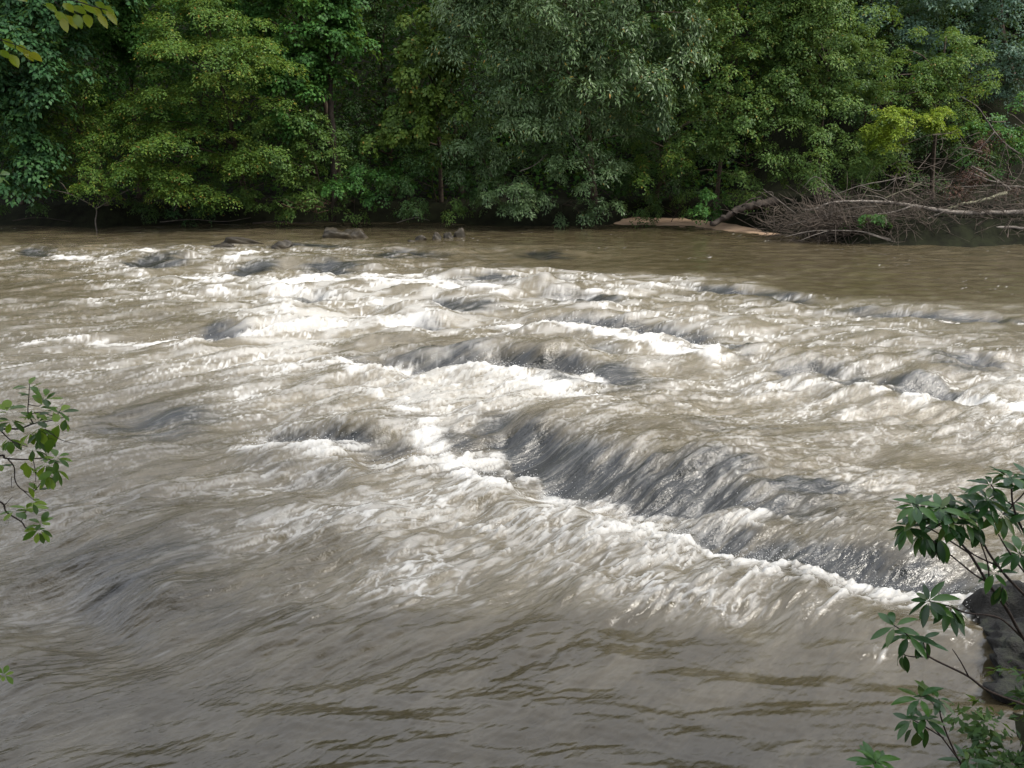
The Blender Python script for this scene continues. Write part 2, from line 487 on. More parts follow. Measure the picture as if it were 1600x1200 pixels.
for pts, A, L, fi, fl in LEDGES:
    P = np.array([ground(*p)[:2] for p in pts])
    P = smooth_path(np.c_[P, np.zeros(len(P))], 4 * len(P))[:, :2]
    pad = 2.5 + fl + L
    sel = np.where((X > P[:, 0].min() - pad) & (X < P[:, 0].max() + pad) & (Y > P[:, 1].min() - pad) & (Y < P[:, 1].max() + pad))[0]
    x, y = X[sel], Y[sel]
    sw = np.zeros(len(sel)); tt = np.zeros(len(sel)); uq = np.zeros(len(sel))
    seg = np.linalg.norm(np.diff(P, axis=0), axis=1); cum = np.concatenate([[0], np.cumsum(seg)]); tot = cum[-1]
    for i in range(len(P) - 1):
        d = P[i + 1] - P[i]; l2 = d @ d
        q = ((x - P[i, 0]) * d[0] + (y - P[i, 1]) * d[1]) / l2
        qc = np.clip(q, 0, 1)
        ex, ey = x - P[i, 0] - qc * d[0], y - P[i, 1] - qc * d[1]
        dist = np.hypot(ex, ey)
        nv = np.array([d[1], -d[0]]) / math.sqrt(l2)
        w = 1 / (dist ** 2 + .02) ** 4                      # blend between neighbouring stretches of the crest
        sw += w
        tt += w * ((x - P[i, 0]) * nv[0] + (y - P[i, 1]) * nv[1])
        uq += w * (cum[i] + (q if i in (0, len(P) - 2) else qc) * seg[i])
    tt /= sw; uq /= sw
    uq = uq + 0.35 * pn[11](x * 1.3, y * 1.3)
    endw = min(0.32 * tot, 1.9)
    edge = sstep(-0.15 * endw, endw, uq) * sstep(-0.15 * endw, endw, tot - uq)
    t = tt + jag[sel] * (0.4 + L)
    up = np.exp(-(np.minimum(t, 0) / (0.9 + L)) ** 2)
    drop = sstep(-0.15 * L, L, t)
    rec = np.exp(-(np.maximum(t - L, 0) / (0.35 + 0.35 * L)) ** 2)
    prof = np.where(t < L, A * (0.55 * up - 1.0 * drop), A * (0.55 - 1.0) * rec)
    # hydraulic jump just past the trough
    prof = prof + A * 0.42 * np.exp(-((t - L - 0.55 - 0.25 * L) / (0.30 + .12 * L)) ** 2)
    hz[sel] += prof * edge
    rag = 0.85 + 0.45 * pn[9](S[sel] / 1.3, N[sel] / 0.42) + .5 * pn[10](S[sel] / .7, N[sel] / .13)
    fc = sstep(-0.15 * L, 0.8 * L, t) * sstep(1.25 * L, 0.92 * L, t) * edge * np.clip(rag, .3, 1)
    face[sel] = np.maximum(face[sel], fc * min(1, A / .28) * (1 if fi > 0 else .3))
    edf = sstep(-0.6, 0.5, uq) * sstep(-0.3, 0.5, tot - uq)
    fo = sstep(0.80 * L, 1.05 * L, t) * np.exp(-np.maximum(t - L, 0) / fl) * edf * fi
    cov[sel] = np.maximum(cov[sel], fo)

# slate patches painting in a darker sky reflection, also clear water over dark rock: (px, py, half width px, half height px, strength)
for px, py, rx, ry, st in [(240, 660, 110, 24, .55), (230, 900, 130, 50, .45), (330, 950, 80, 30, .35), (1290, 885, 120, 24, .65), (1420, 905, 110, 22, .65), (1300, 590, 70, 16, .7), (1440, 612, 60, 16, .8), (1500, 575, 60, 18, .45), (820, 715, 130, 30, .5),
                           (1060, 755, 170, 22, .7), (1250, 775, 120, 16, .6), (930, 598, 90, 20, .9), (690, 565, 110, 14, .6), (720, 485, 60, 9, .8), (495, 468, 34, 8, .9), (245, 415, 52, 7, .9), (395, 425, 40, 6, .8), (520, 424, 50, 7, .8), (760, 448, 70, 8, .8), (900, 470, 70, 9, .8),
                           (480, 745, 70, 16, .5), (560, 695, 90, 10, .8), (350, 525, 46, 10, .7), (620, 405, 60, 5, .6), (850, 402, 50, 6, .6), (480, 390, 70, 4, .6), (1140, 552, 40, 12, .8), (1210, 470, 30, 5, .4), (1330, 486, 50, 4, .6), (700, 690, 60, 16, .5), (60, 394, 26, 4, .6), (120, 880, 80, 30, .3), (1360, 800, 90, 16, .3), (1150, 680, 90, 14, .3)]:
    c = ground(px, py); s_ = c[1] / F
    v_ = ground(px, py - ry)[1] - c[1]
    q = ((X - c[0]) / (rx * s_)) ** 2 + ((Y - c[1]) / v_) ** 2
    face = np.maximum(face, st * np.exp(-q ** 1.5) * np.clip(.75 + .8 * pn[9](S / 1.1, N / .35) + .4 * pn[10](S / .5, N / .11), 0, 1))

# further white water, along lines
FOAM = [([(620, 568), (700, 578), (790, 597), (850, 614), (920, 634)], .40, .88), ([(560, 600), (680, 615), (800, 640)], .8, .5), ([(430, 615), (520, 600), (600, 625), (720, 650), (800, 652)], .28, .62),
        ([(790, 515), (900, 527), (1000, 545), (1110, 566)], .32, 1.0), ([(640, 655), (690, 705), (725, 745), (780, 765)], .32, .92), ([(390, 706), (500, 712), (640, 722), (700, 730)], .35, .8),
        ([(1000, 822), (1060, 852), (1130, 880), (1200, 906), (1300, 930), (1400, 942), (1550, 975)], .22, .75), ([(660, 810), (720, 815), (790, 835)], .12, .8), ([(560, 880), (600, 900), (640, 930)], .15, .55),
        ([(780, 870), (860, 840), (950, 835), (1010, 870), (960, 900), (880, 890)], .12, .6), ([(30, 538), (110, 530), (200, 533), (310, 530)], .3, .8), ([(330, 535), (430, 518), (530, 508)], .45, .8),
        ([(90, 405), (160, 408), (225, 402)], .8, .9), ([(120, 440), (250, 438), (330, 430)], .6, .75), ([(150, 468), (300, 462), (420, 456), (560, 470)], .6, .7), ([(430, 448), (540, 446), (640, 452), (770, 464)], .6, .9),
        ([(360, 415), (410, 405)], .5, 1.), ([(560, 440), (620, 432), (680, 442)], .5, .8), ([(470, 402), (560, 398), (690, 406)], .5, .6), ([(730, 464), (850, 468), (1000, 452), (1090, 448)], .4, .7),
        ([(1210, 462), (1250, 466), (1300, 470)], .2, .8), ([(1330, 494), (1420, 497), (1540, 502)], .25, .8), ([(1180, 612), (1280, 610), (1370, 622)], .3, .75), ([(1420, 632), (1500, 622), (1600, 640)], .35, .85), ([(1560, 650), (1600, 668), (1640, 690)], .15, .8),
        ([(580, 500), (620, 505), (660, 500)], .5, .8), ([(600, 580), (500, 570), (400, 590)], .5, .4), ([(1020, 785), (1200, 800), (1380, 805)], .3, .5), ([(1060, 640), (1130, 650), (1180, 660)], .15, .6), ([(880, 690), (930, 705)], .12, .5),
        ([(240, 600), (330, 625), (420, 615)], .25, .5), ([(100, 620), (170, 630)], .3, .4), ([(0, 395), (40, 392), (140, 402)], .5, .5), ([(440, 850), (560, 800), (620, 770)], .5, .35), ([(800, 880), (900, 860), (1050, 880)], .5, .45)]
for pts, wd, I in FOAM:
    P = np.array([ground(*p) for p in pts])
    P = smooth_path(P, 5 * len(P))[:, :2]
    pad = 3 * wd
    sel = np.where((X > P[:, 0].min() - pad) & (X < P[:, 0].max() + pad) & (Y > P[:, 1].min() - pad) & (Y < P[:, 1].max() + pad))[0]
    x, y = X[sel], Y[sel]
    best = np.full(len(sel), 1e9)
    for i in range(len(P) - 1):
        d = P[i + 1] - P[i]
        q = np.clip(((x - P[i, 0]) * d[0] + (y - P[i, 1]) * d[1]) / (d @ d + 1e-9), 0, 1)
        best = np.minimum(best, np.hypot(x - P[i, 0] - q * d[0], y - P[i, 1] - q * d[1]))
    cov[sel] = np.maximum(cov[sel], I * np.exp(-(best / wd) ** 2))
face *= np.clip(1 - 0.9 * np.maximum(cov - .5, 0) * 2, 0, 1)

# waves
patch = .45 + 1.1 * sstep(-.35, .45, pn[3](X * .55 + 40, Y * .55))
boil = pn[2](X / .62 + 7, Y / .62) * sstep(-.1, .5, pn[1](X * .3 + 5, Y * .3 + 3))
fade = 1 / (1 + (Y / 20) ** 2)
w1 = pn[6](S / 1.9, N / 1.0)
w2 = pn[7](S / 0.85 + w1 * .3, N / 0.42)
w3 = pn[8](S / 0.42 + w2 * .4, N / 0.17)
w4 = pn[9](S / 0.20, N / 0.065 + w3 * .3)
w5 = pn[10](S / 0.10, N / 0.030)
calm = 1 - sstep(.12, .45, turb)
r1 = pn[4](X / 1.5 + wx, Y / 0.50 + 0.25 * X)             # long low swells of the quieter water
r2 = pn[5](X / 0.55 + 3, Y / 0.17 + 0.3 * w1)
r3 = pn[6](X / 0.16 + 1.5 * r2, Y / 0.06)
z = hz + turb * (0.19 * w1 + 0.11 * w2 + 0.065 * boil + patch * fade * (0.054 * w3 + 0.029 * w4 * (1 - .65 * face))) \
    + calm * (0.024 * r1 + 0.0150 * r2 + 0.0042 * r3 + 0.0022 * w5) * (1 + 0.0 * Y)
rip = sstep(0.15, 0.6, turb)
z += rip * 0.009 * w5 * fade
# foam: strength from the ledges, shape from torn, drawn-out noise
fx, fy = S / 0.55 + 0.5 * w3, N / 0.36 + 0.5 * w2
p1 = pn[0](fx, fy)
p2 = pn[1](fx * 2.3 + p1, fy * 2.3)
p3 = pn[2](fx * 5.1 + p2, fy * 5.3)
p4 = pn[3](fx * 11.0, fy * 11.0 + p3)
fb = 0.5 + 0.5 * (0.45 * p1 + 0.36 * p2 + 0.30 * p3 + 0.2 * p4)
web = 1 - np.abs(pn[4](S / 0.42 + .6 * p2, N / 0.40 + .6 * p1)) * 2.3          # loose nets of foam
web2 = 1 - np.abs(pn[5](S / 0.19 + .8 * p3, N / 0.17 + .8 * p2)) * 2.5
web = np.clip(np.clip(web, 0, 1) ** 2.5 * (0.8 + .6 * p3) + .55 * np.clip(web2, 0, 1) ** 3 * (p1 > -.1), 0, 1)
crest = np.clip(w2 * .8 + w3 * .5, 0, 1)
cv = np.clip(cov * 1.0 + 0.22 * aer * turb + 0.20 * crest * turb * (0.4 + aer) - 0.06, 0, 1.05)
foam = sstep(0.93 - 0.74 * cv, 1.30 - 0.74 * cv, fb + 0.0)
# short bright flecks and streaks torn along the current
fr = sstep(8, 17, Y)
k1 = (1 - fr) * pn[5](S / 0.30 + .4 * w3, N / 0.075 + .5 * w2) + fr * pn[5](S / 0.85, N / 0.26)
k2 = (1 - fr) * pn[6](S / 0.15 + .4 * k1, N / 0.035) + fr * pn[6](S / 0.45, N / 0.15)
k3 = pn[7](S / 1.4, N / 0.8)
fk = .5 * k1 + .45 * k2 + .25 * k3 + .35 * crest
fleck = sstep(.30, .75, fk + .60 * aer * turb + .06) * np.clip(.14 + .50 * aer * turb, 0, .55) * sstep(.2, .5, turb)
foam = np.maximum(foam, fleck)
foam = np.maximum(foam, sstep(.30, .80, web) * np.clip(aer * 1.5 - .2, 0, .95) * sstep(.3, .6, turb) * np.clip(.6 + 1.2 * k3, 0, 1))
pass
foam *= 1 - .95 * np.clip(face * 1.3, 0, 1) * (1 - np.clip(cov * 1.3 - .3, 0, 1))
fl_ = foam * np.clip(cov * 1.3, .25, 1)
z += fl_ * np.sqrt(fade) * (0.036 * (0.5 + p2) + 0.030 * p3 + 0.022 * fade * p4)
# bubbles sprinkled on the quiet pool
bub = sstep(0.58, 0.75, pn[7](X * 12, Y * 4.5)) * sstep(0.1, .6, pn[8](X * .35, Y * .5)) * sstep(14, 18, Y) * calm
foam = np.clip(np.maximum(foam, .55 * bub), 0, 1)
milk = np.clip(aer + 0.28 * (fb - .5) * 2 + 0.15 * p1, 0, 1) * (1 - .85 * face)
EDGE = np.clip((np.abs(Xw) / half[:, None] - 1) * 2, 0, 1).ravel()
z = z * (1 - EDGE)
idx = np.arange(len(X)).reshape(shp)
quads = np.stack([idx[:-1, :-1], idx[:-1, 1:], idx[1:, 1:], idx[1:, :-1]], -1).reshape(-1, 4)
wm = mesh('river_water', np.stack([X, Y, z], -1), quads, attrs={'foam': foam, 'milk': milk, 'thin': face, 'turb': turb}, smooth=True, uv=np.stack([S, N], -1))  # thin: ledge faces plus the painted slate reflection patches

m, nt, b = new_mat('river_water')
A = {k: node(nt, 'ShaderNodeAttribute', attribute_name=k).outputs['Fac'] for k in ('foam', 'milk', 'thin', 'turb')}
uvn = node(nt, 'ShaderNodeUVMap', uv_map='flow')
mp = node(nt, 'ShaderNodeMapping'); mp.inputs['Scale'].default_value = (5, 22, 1)
nt.links.new(uvn.outputs['UV'], mp.inputs['Vector'])
n1 = node(nt, 'ShaderNodeTexNoise', Scale=1.0, Detail=5.0, Roughness=0.6, Distortion=0.6)
nt.links.new(mp.outputs['Vector'], n1.inputs['Vector'])
mud = mixc(nt, n1.outputs['Fac'], (0.041, 0.0325, 0.0165), (0.074, 0.0585, 0.032))
mk = mixc(nt, n1.outputs['Fac'], (0.085, 0.070, 0.042), (0.25, 0.215, 0.15))
c1 = mixc(nt, A['milk'], mud, mk)
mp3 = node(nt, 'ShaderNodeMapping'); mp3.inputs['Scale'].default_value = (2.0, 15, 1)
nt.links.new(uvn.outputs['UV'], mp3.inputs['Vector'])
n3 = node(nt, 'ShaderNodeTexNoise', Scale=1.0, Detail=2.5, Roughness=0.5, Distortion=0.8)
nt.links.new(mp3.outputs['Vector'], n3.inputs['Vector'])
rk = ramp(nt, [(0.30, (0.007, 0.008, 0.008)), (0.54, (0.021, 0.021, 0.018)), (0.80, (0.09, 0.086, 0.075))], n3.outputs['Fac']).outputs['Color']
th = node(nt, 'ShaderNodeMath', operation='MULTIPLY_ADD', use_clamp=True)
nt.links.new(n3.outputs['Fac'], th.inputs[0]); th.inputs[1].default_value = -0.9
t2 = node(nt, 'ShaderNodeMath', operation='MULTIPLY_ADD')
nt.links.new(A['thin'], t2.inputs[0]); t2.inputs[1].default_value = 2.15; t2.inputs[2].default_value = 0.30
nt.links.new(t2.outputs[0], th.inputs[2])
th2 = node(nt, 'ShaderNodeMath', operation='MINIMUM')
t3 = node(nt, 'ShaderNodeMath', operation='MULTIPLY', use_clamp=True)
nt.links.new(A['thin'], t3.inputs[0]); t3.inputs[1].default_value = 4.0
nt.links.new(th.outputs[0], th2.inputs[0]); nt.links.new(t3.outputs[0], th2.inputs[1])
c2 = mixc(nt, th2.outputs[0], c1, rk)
c3 = mixc(nt, A['foam'], c2, (0.56, 0.55, 0.525))
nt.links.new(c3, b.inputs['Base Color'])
rr = node(nt, 'ShaderNodeMapRange'); rr.inputs['To Min'].default_value = 0.06; rr.inputs['To Max'].default_value = 0.55
nt.links.new(A['foam'], rr.inputs['Value'])
nt.links.new(rr.outputs['Result'], b.inputs['Roughness'])
b.inputs['IOR'].default_value = 1.38
b.inputs['Specular IOR Level'].default_value = 0.9
mp2 = node(nt, 'ShaderNodeMapping'); mp2.inputs['Scale'].default_value = (9, 26, 1)
nt.links.new(uvn.outputs['UV'], mp2.inputs['Vector'])
n2 = node(nt, 'ShaderNodeTexNoise', Scale=1.0, Detail=4.0, Roughness=0.6, Distortion=0.3)
nt.links.new(mp2.outputs['Vector'], n2.inputs['Vector'])
tcw = nt.nodes.new('ShaderNodeTexCoord')
n4 = node(nt, 'ShaderNodeTexNoise', Scale=34.0, Detail=3.0, Roughness=0.6, Distortion=0.5)
nt.links.new(tcw.outputs['Object'], n4.inputs['Vector'])
a4 = node(nt, 'ShaderNodeMath', operation='MULTIPLY_ADD'); a4.inputs[1].default_value = 0.5
nt.links.new(n4.outputs['Fac'], a4.inputs[0]); nt.links.new(n2.outputs['Fac'], a4.inputs[2])
mul = node(nt, 'ShaderNodeMath', operation='MULTIPLY')
nt.links.new(a4.outputs[0], mul.inputs[0]); tb = node(nt, 'ShaderNodeMath', operation='MAXIMUM'); tb.inputs[1].default_value = .18
nt.links.new(A['turb'], tb.inputs[0]); nt.links.new(tb.outputs[0], mul.inputs[1])
bp = node(nt, 'ShaderNodeBump', Strength=0.8, Distance=0.03)
nt.links.new(mul.outputs[0], bp.inputs['Height'])
nt.links.new(bp.outputs['Normal'], b.inputs['Normal'])
M['water'] = m
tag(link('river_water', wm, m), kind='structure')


# drops thrown up along the white lines
r = np.random.default_rng(8)
okd = np.where((cov > .62) & (foam > .7) & (Y < 16) & (Y > 4) & (np.abs(Xw / half[:, None]).ravel() < 1))[0]
pk = r.choice(okd, 4200)
hh = r.exponential(.045, len(pk)) + .01
rad = r.uniform(.0015, .0042, len(pk)) * (.7 + Y[pk] / 14)
Cd = np.stack([X[pk] + r.normal(size=len(pk)) * .06, Y[pk] + r.normal(size=len(pk)) * .06, z[pk] + hh], -1)
oc = np.array([[1, 0, 0], [-1, 0, 0], [0, 1, 0], [0, -1, 0], [0, 0, 1], [0, 0, -1]], float)
of = np.array([[0, 2, 4], [2, 1, 4], [1, 3, 4], [3, 0, 4], [2, 0, 5], [1, 2, 5], [3, 1, 5], [0, 3, 5]])
Vd = (Cd[:, None] + oc[None] * rad[:, None, None] * r.uniform(.7, 1.6, (len(pk), 1, 3))).reshape(-1, 3)
Fd = (of[None] + 6 * np.arange(len(pk))[:, None, None]).reshape(-1, 3)
m, nt, b = new_mat('white_spray')
b.inputs['Base Color'].default_value = (.6, .6, .59, 1)
b.inputs['Roughness'].default_value = .3
tag(link('spray_drops', mesh('spray_drops', Vd, Fd, smooth=True), m), 'white drops of spray above the broken water of the ledges', 'spray', kind='stuff')


# ------------------------------------------------------------------ rocks
def rock(name, c, rad, seed, label, mat, rough=0.22, sub=4, cut=0.8, rot=0.0, group=None, tilt=0.0):
    import bmesh
    bm = bmesh.new()
    bmesh.ops.create_icosphere(bm, subdivisions=sub, radius=1.0)
    V = np.array([v.co[:] for v in bm.verts]); Fc = np.array([[v.index for v in f.verts] for f in bm.faces])
    bm.free()
    r = np.random.default_rng(seed)
    for _ in range(16):                              # broken flat faces
        nrm = norm(r.normal(size=3)); dd = r.uniform(cut * .75, cut * 1.1)
        k = V @ nrm
        V = V - np.maximum(k - dd, 0)[:, None] * nrm * 0.92
    p, q = pn[seed % 12], pn[(seed + 3) % 12]
    nz = p(V[:, 0] * 2 + V[:, 2] * 1.3 + seed, V[:, 1] * 2 + V[:, 2]) + .5 * q(V[:, 0] * 5 + seed, V[:, 1] * 5 + V[:, 2] * 4) + .34 * p(V[:, 0] * 12, V[:, 2] * 12 + V[:, 1] * 7) + .16 * q(V[:, 0] * 27 + V[:, 1] * 9, V[:, 2] * 27 + V[:, 1] * 19)
    V = V * (1 + rough * nz)[:, None] * np.array(rad)
    ca_, sa_ = math.cos(rot), math.sin(rot)
    V = np.stack([V[:, 0] * ca_ - V[:, 1] * sa_, V[:, 0] * sa_ + V[:, 1] * ca_, V[:, 2]], -1)
    o = link(name, mesh(name, V, Fc), mat)
    o.location = c
    o.rotation_euler.y = tilt
    return tag(o, label, 'rock', group)


def rk_px(name, px, py, w, h, label, seed, deep=1.0, rot=0.0, zo=-.05, mat='rock', cut=.62, tilt=0.0):
    g = ground(px, py)
    s = px_size(g[1])
    return rock(name, (g[0], g[1] + .2, zo), (w * s / 2, w * s / 2 * deep, h * s * 2.1), seed, label, M[mat], rot=rot, cut=cut, tilt=tilt)


rk_px('boulder', 522, 374, 74, 11, 'brown slab of rock tilted out of the water near the far bank', 5, .5, .3, tilt=.24)
rk_px('boulder', 552, 373, 44, 9, 'low tan rock just right of the tilted brown slab', 9, .6, -.2)
for i, (px, py, w, h) in enumerate([(655, 376, 26, 5), (680, 375, 24, 6), (700, 373, 22, 7), (718, 372, 26, 9), (640, 378, 16, 4)]):
    rk_px('ledge_stone', px, py, w, h, ['low wet stone in the middle of the flat stone row', 'dark stone with a pale edge in the flat stone row', 'grey stone next to the tallest in the flat stone row',
                                       'tallest pale stone at the right end of the flat stone row', 'smallest dark stone at the left end of the flat stone row'][i], 20 + i, .5)['group'] = 'stones in a row below the far bank'
rk_px('wet_rock', 368, 384, 92, 7, 'long dark wet rock barely above the water left of the tilted slab', 31, .25, zo=.06)
rk_px('wet_rock', 345, 393, 60, 6, 'dark wet rock in front of the long one, water pouring round it', 32, .3, zo=.06)
rk_px('wet_rock', 438, 391, 46, 6, 'dark wet rock between the long one and the tilted slab', 33, .3, zo=.07)


# ------------------------------------------------------------------ foliage
def leaves_mesh(name, C, Nn, AX, size, ratio, tint, fold=0.16):
    """one rhombic leaf, folded along its midrib, per row of C"""
    AX = norm(AX - Nn * np.sum(AX * Nn, -1, keepdims=True))
    B = np.cross(Nn, AX)
    L = size[:, None]
    Wd = L * ratio
    v0 = C
    v1 = C + AX * L * .45 + B * Wd * .5 + Nn * Wd * fold
    v2 = C + AX * L - Nn * L * .12
    v3 = C + AX * L * .45 - B * Wd * .5 + Nn * Wd * fold
    V = np.stack([v0, v1, v2, v3], 1).reshape(-1, 3)
    return mesh(name, V, np.arange(len(V)).reshape(-1, 4), attrs={'tint': np.repeat(tint, 4)})


def crown_arrays(blobs, Y0, dens, spray_r, per, size, up=0.7, droop=0.35, depth=0.75, seed=0, yel=0.02, jitter=0.3, flat=.6):
    """blobs (px, py, rx, ry[, dY]) in the photo's pixels at depth Y0 -> leaves on drooping sprays"""
    r = np.random.default_rng(seed)
    Cs, Ns, Rs, Bt = [], [], [], []
    for bl in blobs:
        Yb = Y0 + (bl[4] if len(bl) > 4 else r.uniform(-.7, .9))
        c = atY(bl[0], bl[1], Yb); s = px_size(Yb)
        R = np.array([bl[2] * s * 1.12, max(bl[2] * s * depth, .5), bl[3] * s * 1.08])
        KC = 7                                             # sprays to a clump: leafy on its upper, outer side
        n = max(2, int(dens * (R[0] * R[2]) * 3.2 * 4.3 / KC))
        d = norm(r.normal(size=(n, 3)) + np.array([0, 0, .38]))
        d[:, 1] = np.where(r.random(n) < .78, -np.abs(d[:, 1]), d[:, 1])
        rad = r.uniform(.5, 1.05, n) ** .6
        rc = spray_r * r.uniform(.7, 1.5, (n, 1, 1)) * 1.15
        Pc = c + d * R * rad[:, None]
        q = norm(r.normal(size=(n, KC, 3)) + np.array([0, -.35, .55]) + d[:, None] * .5)
        P = Pc[:, None] + q * rc * np.array([1, 1, flat]) * r.uniform(.75, 1.1, (n, KC, 1))
        Cs.append(P.reshape(-1, 3))
        out = q.copy(); out[..., 2] *= .5
        Ns.append(norm(np.array([0, 0, up]) + out * .7 + r.normal(size=(n, KC, 3)) * .12).reshape(-1, 3))
        n2 = n * KC
        Rs.append(np.full(n2, spray_r * .8) * r.uniform(.6, 1.25, n2))
        Bt.append(np.repeat(r.normal(size=n) * .11, KC) + r.normal(size=n2) * .07)
    Cs, Ns, Rs, Bt = np.vstack(Cs), np.vstack(Ns), np.concatenate(Rs), np.concatenate(Bt)
    keep = Cs[:, 2] > 0.12
    Cs, Ns, Rs, Bt = Cs[keep], Ns[keep], Rs[keep], Bt[keep]
    S_ = len(Cs)
    ref = norm(np.cross(Ns, np.array([.3, .8, .2])))
    B = np.cross(Ns, ref)
    a = r.uniform(0, 2 * math.pi, (S_, per)); rr = np.sqrt(r.random((S_, per)))
    # elongate each spray along one direction (a twig)
    el = r.uniform(0, math.pi, (S_, 1))
    ux, uy = np.cos(a) * rr, np.sin(a) * rr * .6
    lx, ly = ux * np.cos(el) - uy * np.sin(el), ux * np.sin(el) + uy * np.cos(el)
    rad_dir = norm(lx[..., None] * ref[:, None] + ly[..., None] * B[:, None] + 1e-4)
    P = Cs[:, None] + Rs[:, None, None] * (lx[..., None] * ref[:, None] + ly[..., None] * B[:, None])
    P = P + Ns[:, None] * (r.normal(size=(S_, per, 1)) * .14 * Rs[:, None, None])
    P[..., 2] -= droop * Rs[:, None] * rr ** 2
    AX = rad_dir + r.normal(size=P.shape) * .5
    AX[..., 2] -= droop
    NN = norm(Ns[:, None] + rad_dir * .25 * droop + r.normal(size=P.shape) * jitter)
    sz = size * r.uniform(.65, 1.25, (S_, per))
    ti = np.clip(.5 + Bt[:, None] + r.normal(size=(S_, per)) * .17, 0, .9)
    ti = np.where(r.random((S_, per)) < yel, r.uniform(.93, 1, (S_, per)), ti)
    P = P.reshape(-1, 3)
    ok = P[:, 2] > 0.06
    return P[ok], NN.reshape(-1, 3)[ok], AX.reshape(-1, 3)[ok], sz.ravel()[ok], ti.ravel()[ok], Cs


def tree(name, label, cat, blobs, Y0, species, dens=2.2, spray_r=.55, per=26, size=.13, ratio=.55, base_px=None, trunk_r=.14, seed=1, up=.7, droop=.35, yel=.02, bark='bark', lean=0.0, back=0.0, group=None, limbs=14, jitter=.3, depth=.75, flat=.6):
    C, Nn, AX, sz, ti, Cs = crown_arrays(blobs, Y0, dens, spray_r, int(per * 1.5), size, up, droop, depth, seed, yel, jitter, flat)
    r = np.random.default_rng(seed + 500)
    cx = atY(base_px if base_px is not None else np.mean([b_[0] for b_ in blobs]), 340, Y0)[0]
    by = max(Y0 + 0.6, shore(cx) + .35) + .9 + back
    base = np.array([cx, by, float(terrain_z(np.array(cx), np.array(by))) - .1])
    root = empty(name, base)
    tag(root, label, cat, group)
    o = link('crown', leaves_mesh('crown', C - base, Nn, AX, sz, ratio, ti), M[species], root)
    o['kind'] = 'stuff'
    T = Tubes()
    top = Cs[np.argsort(Cs[:, 2])[-max(3, len(Cs) // 12):]].mean(0)
    mid = base * .5 + top * .5 + np.array([r.normal() * .25 + lean, .3, 0])
    path = smooth_path([base, base * .75 + mid * .25 + np.array([0, .15, 0]), mid, top], 14) - base
    T.add(path, trunk_r, trunk_r * .22, 9, .08)
    for k in range(limbs):
        e = Cs[r.integers(len(Cs))] - base
        i = int(np.clip(np.searchsorted(path[:, 2], e[2] * .72), 2, 12))
        s0 = path[i]
        md = (s0 + e) / 2 + np.array([0, 0, .12 * np.linalg.norm(e - s0)]) + r.normal(size=3) * .08
        T.add(smooth_path([s0, md, e], 7), trunk_r * .34, trunk_r * .07, 5, cap=False)
    link('trunk', T.mesh('trunk'), M[bark], root)
    return root


G = 'trees and shrubs leaning over the far bank'
tree('broadleaf_tree', 'dark blue-green tree with large drooping leaves in the top left corner', 'tree', [(25, 60, 95, 110), (35, 190, 60, 75), (-70, 150, 110, 170), (80, -70, 150, 90), (20, 250, 40, 40)], 36.5, 'teal', 2.0, .6, 26, .21, .6, base_px=-30, seed=3, droop=.6, group=G)
tree('hornbeam_tree', 'yellow-olive tree with layered flat sprays reaching over the water', 'tree', [(330, 50, 75, 45), (365, 105, 75, 34), (300, 95, 60, 30), (350, 155, 85, 26), (265, 185, 75, 36), (300, 235, 100, 36), (345, 270, 60, 25), (240, 290, 90, 30), (290, 315, 70, 18), (390, 60, 40, 35)], 36.3, 'olive', 3.0, .62, 32, .115, .55, base_px=330, seed=4, droop=.28, yel=.03, up=.9, group=G, trunk_r=.17, depth=.6, flat=.3)
tree('hornbeam_tree', 'low olive tree with small leaves left of the layered yellow one', 'tree', [(115, 165, 65, 40), (95, 215, 65, 38), (155, 235, 60, 34), (70, 265, 45, 24), (150, 285, 80, 24), (60, 290, 35, 15), (110, 130, 40, 20)], 36.9, 'olive', 2.6, .5, 28, .11, .55, base_px=140, seed=5, droop=.35, yel=.04, group=G, depth=.6)
tree('maple_tree', 'deep green tree rising behind the two olive trees', 'tree', [(180, 80, 100, 80), (230, 10, 130, 70), (120, 20, 90, 70), (240, 140, 70, 60), (200, -80, 160, 80)], 40, 'maple', 1.9, .6, 24, .16, .7, base_px=200, seed=6, group=G, yel=0)
tree('maple_tree', 'tall maple with bright star-shaped leaf clumps right of the olive tree', 'tree', [(480, 45, 70, 75), (505, -30, 60, 60), (430, -10, 80, 60), (478, 110, 34, 40), (450, 160, 46, 40), (430, 110, 40, 40)], 38.4, 'maple', 2.6, .55, 28, .17, .75, base_px=517, seed=7, droop=.5, group=G, trunk_r=.24, yel=0)
tree('maple_tree', 'shaded tree hanging low beside the brown trunk', 'tree', [(455, 235, 60, 55), (495, 265, 40, 50), (430, 290, 50, 35), (470, 305, 35, 25), (490, 215, 30, 30)], 37.6, 'mid', 2.2, .5, 24, .13, .65, base_px=470, seed=8, droop=.45, group=G, yel=.01)
tree('shrub', 'medium green shrub at the waterline left of the vine', 'shrub', [(560, 290, 45, 32), (600, 300, 40, 26), (535, 305, 30, 20)], 37.6, 'maple', 2.6, .45, 24, .13, .65, seed=9, group=G, limbs=8, trunk_r=.06, yel=0)
tree('forest_tree', 'fine-leaved dark tree in the gap between the maple and the vine', 'tree', [(590, 60, 75, 100), (560, -40, 90, 80), (580, 190, 60, 60), (640, 20, 60, 70), (590, 250, 60, 40)], 42.5, 'dark', 1.7, .6, 22, .12, .5, base_px=610, seed=10, group=G, yel=0, trunk_r=.2)
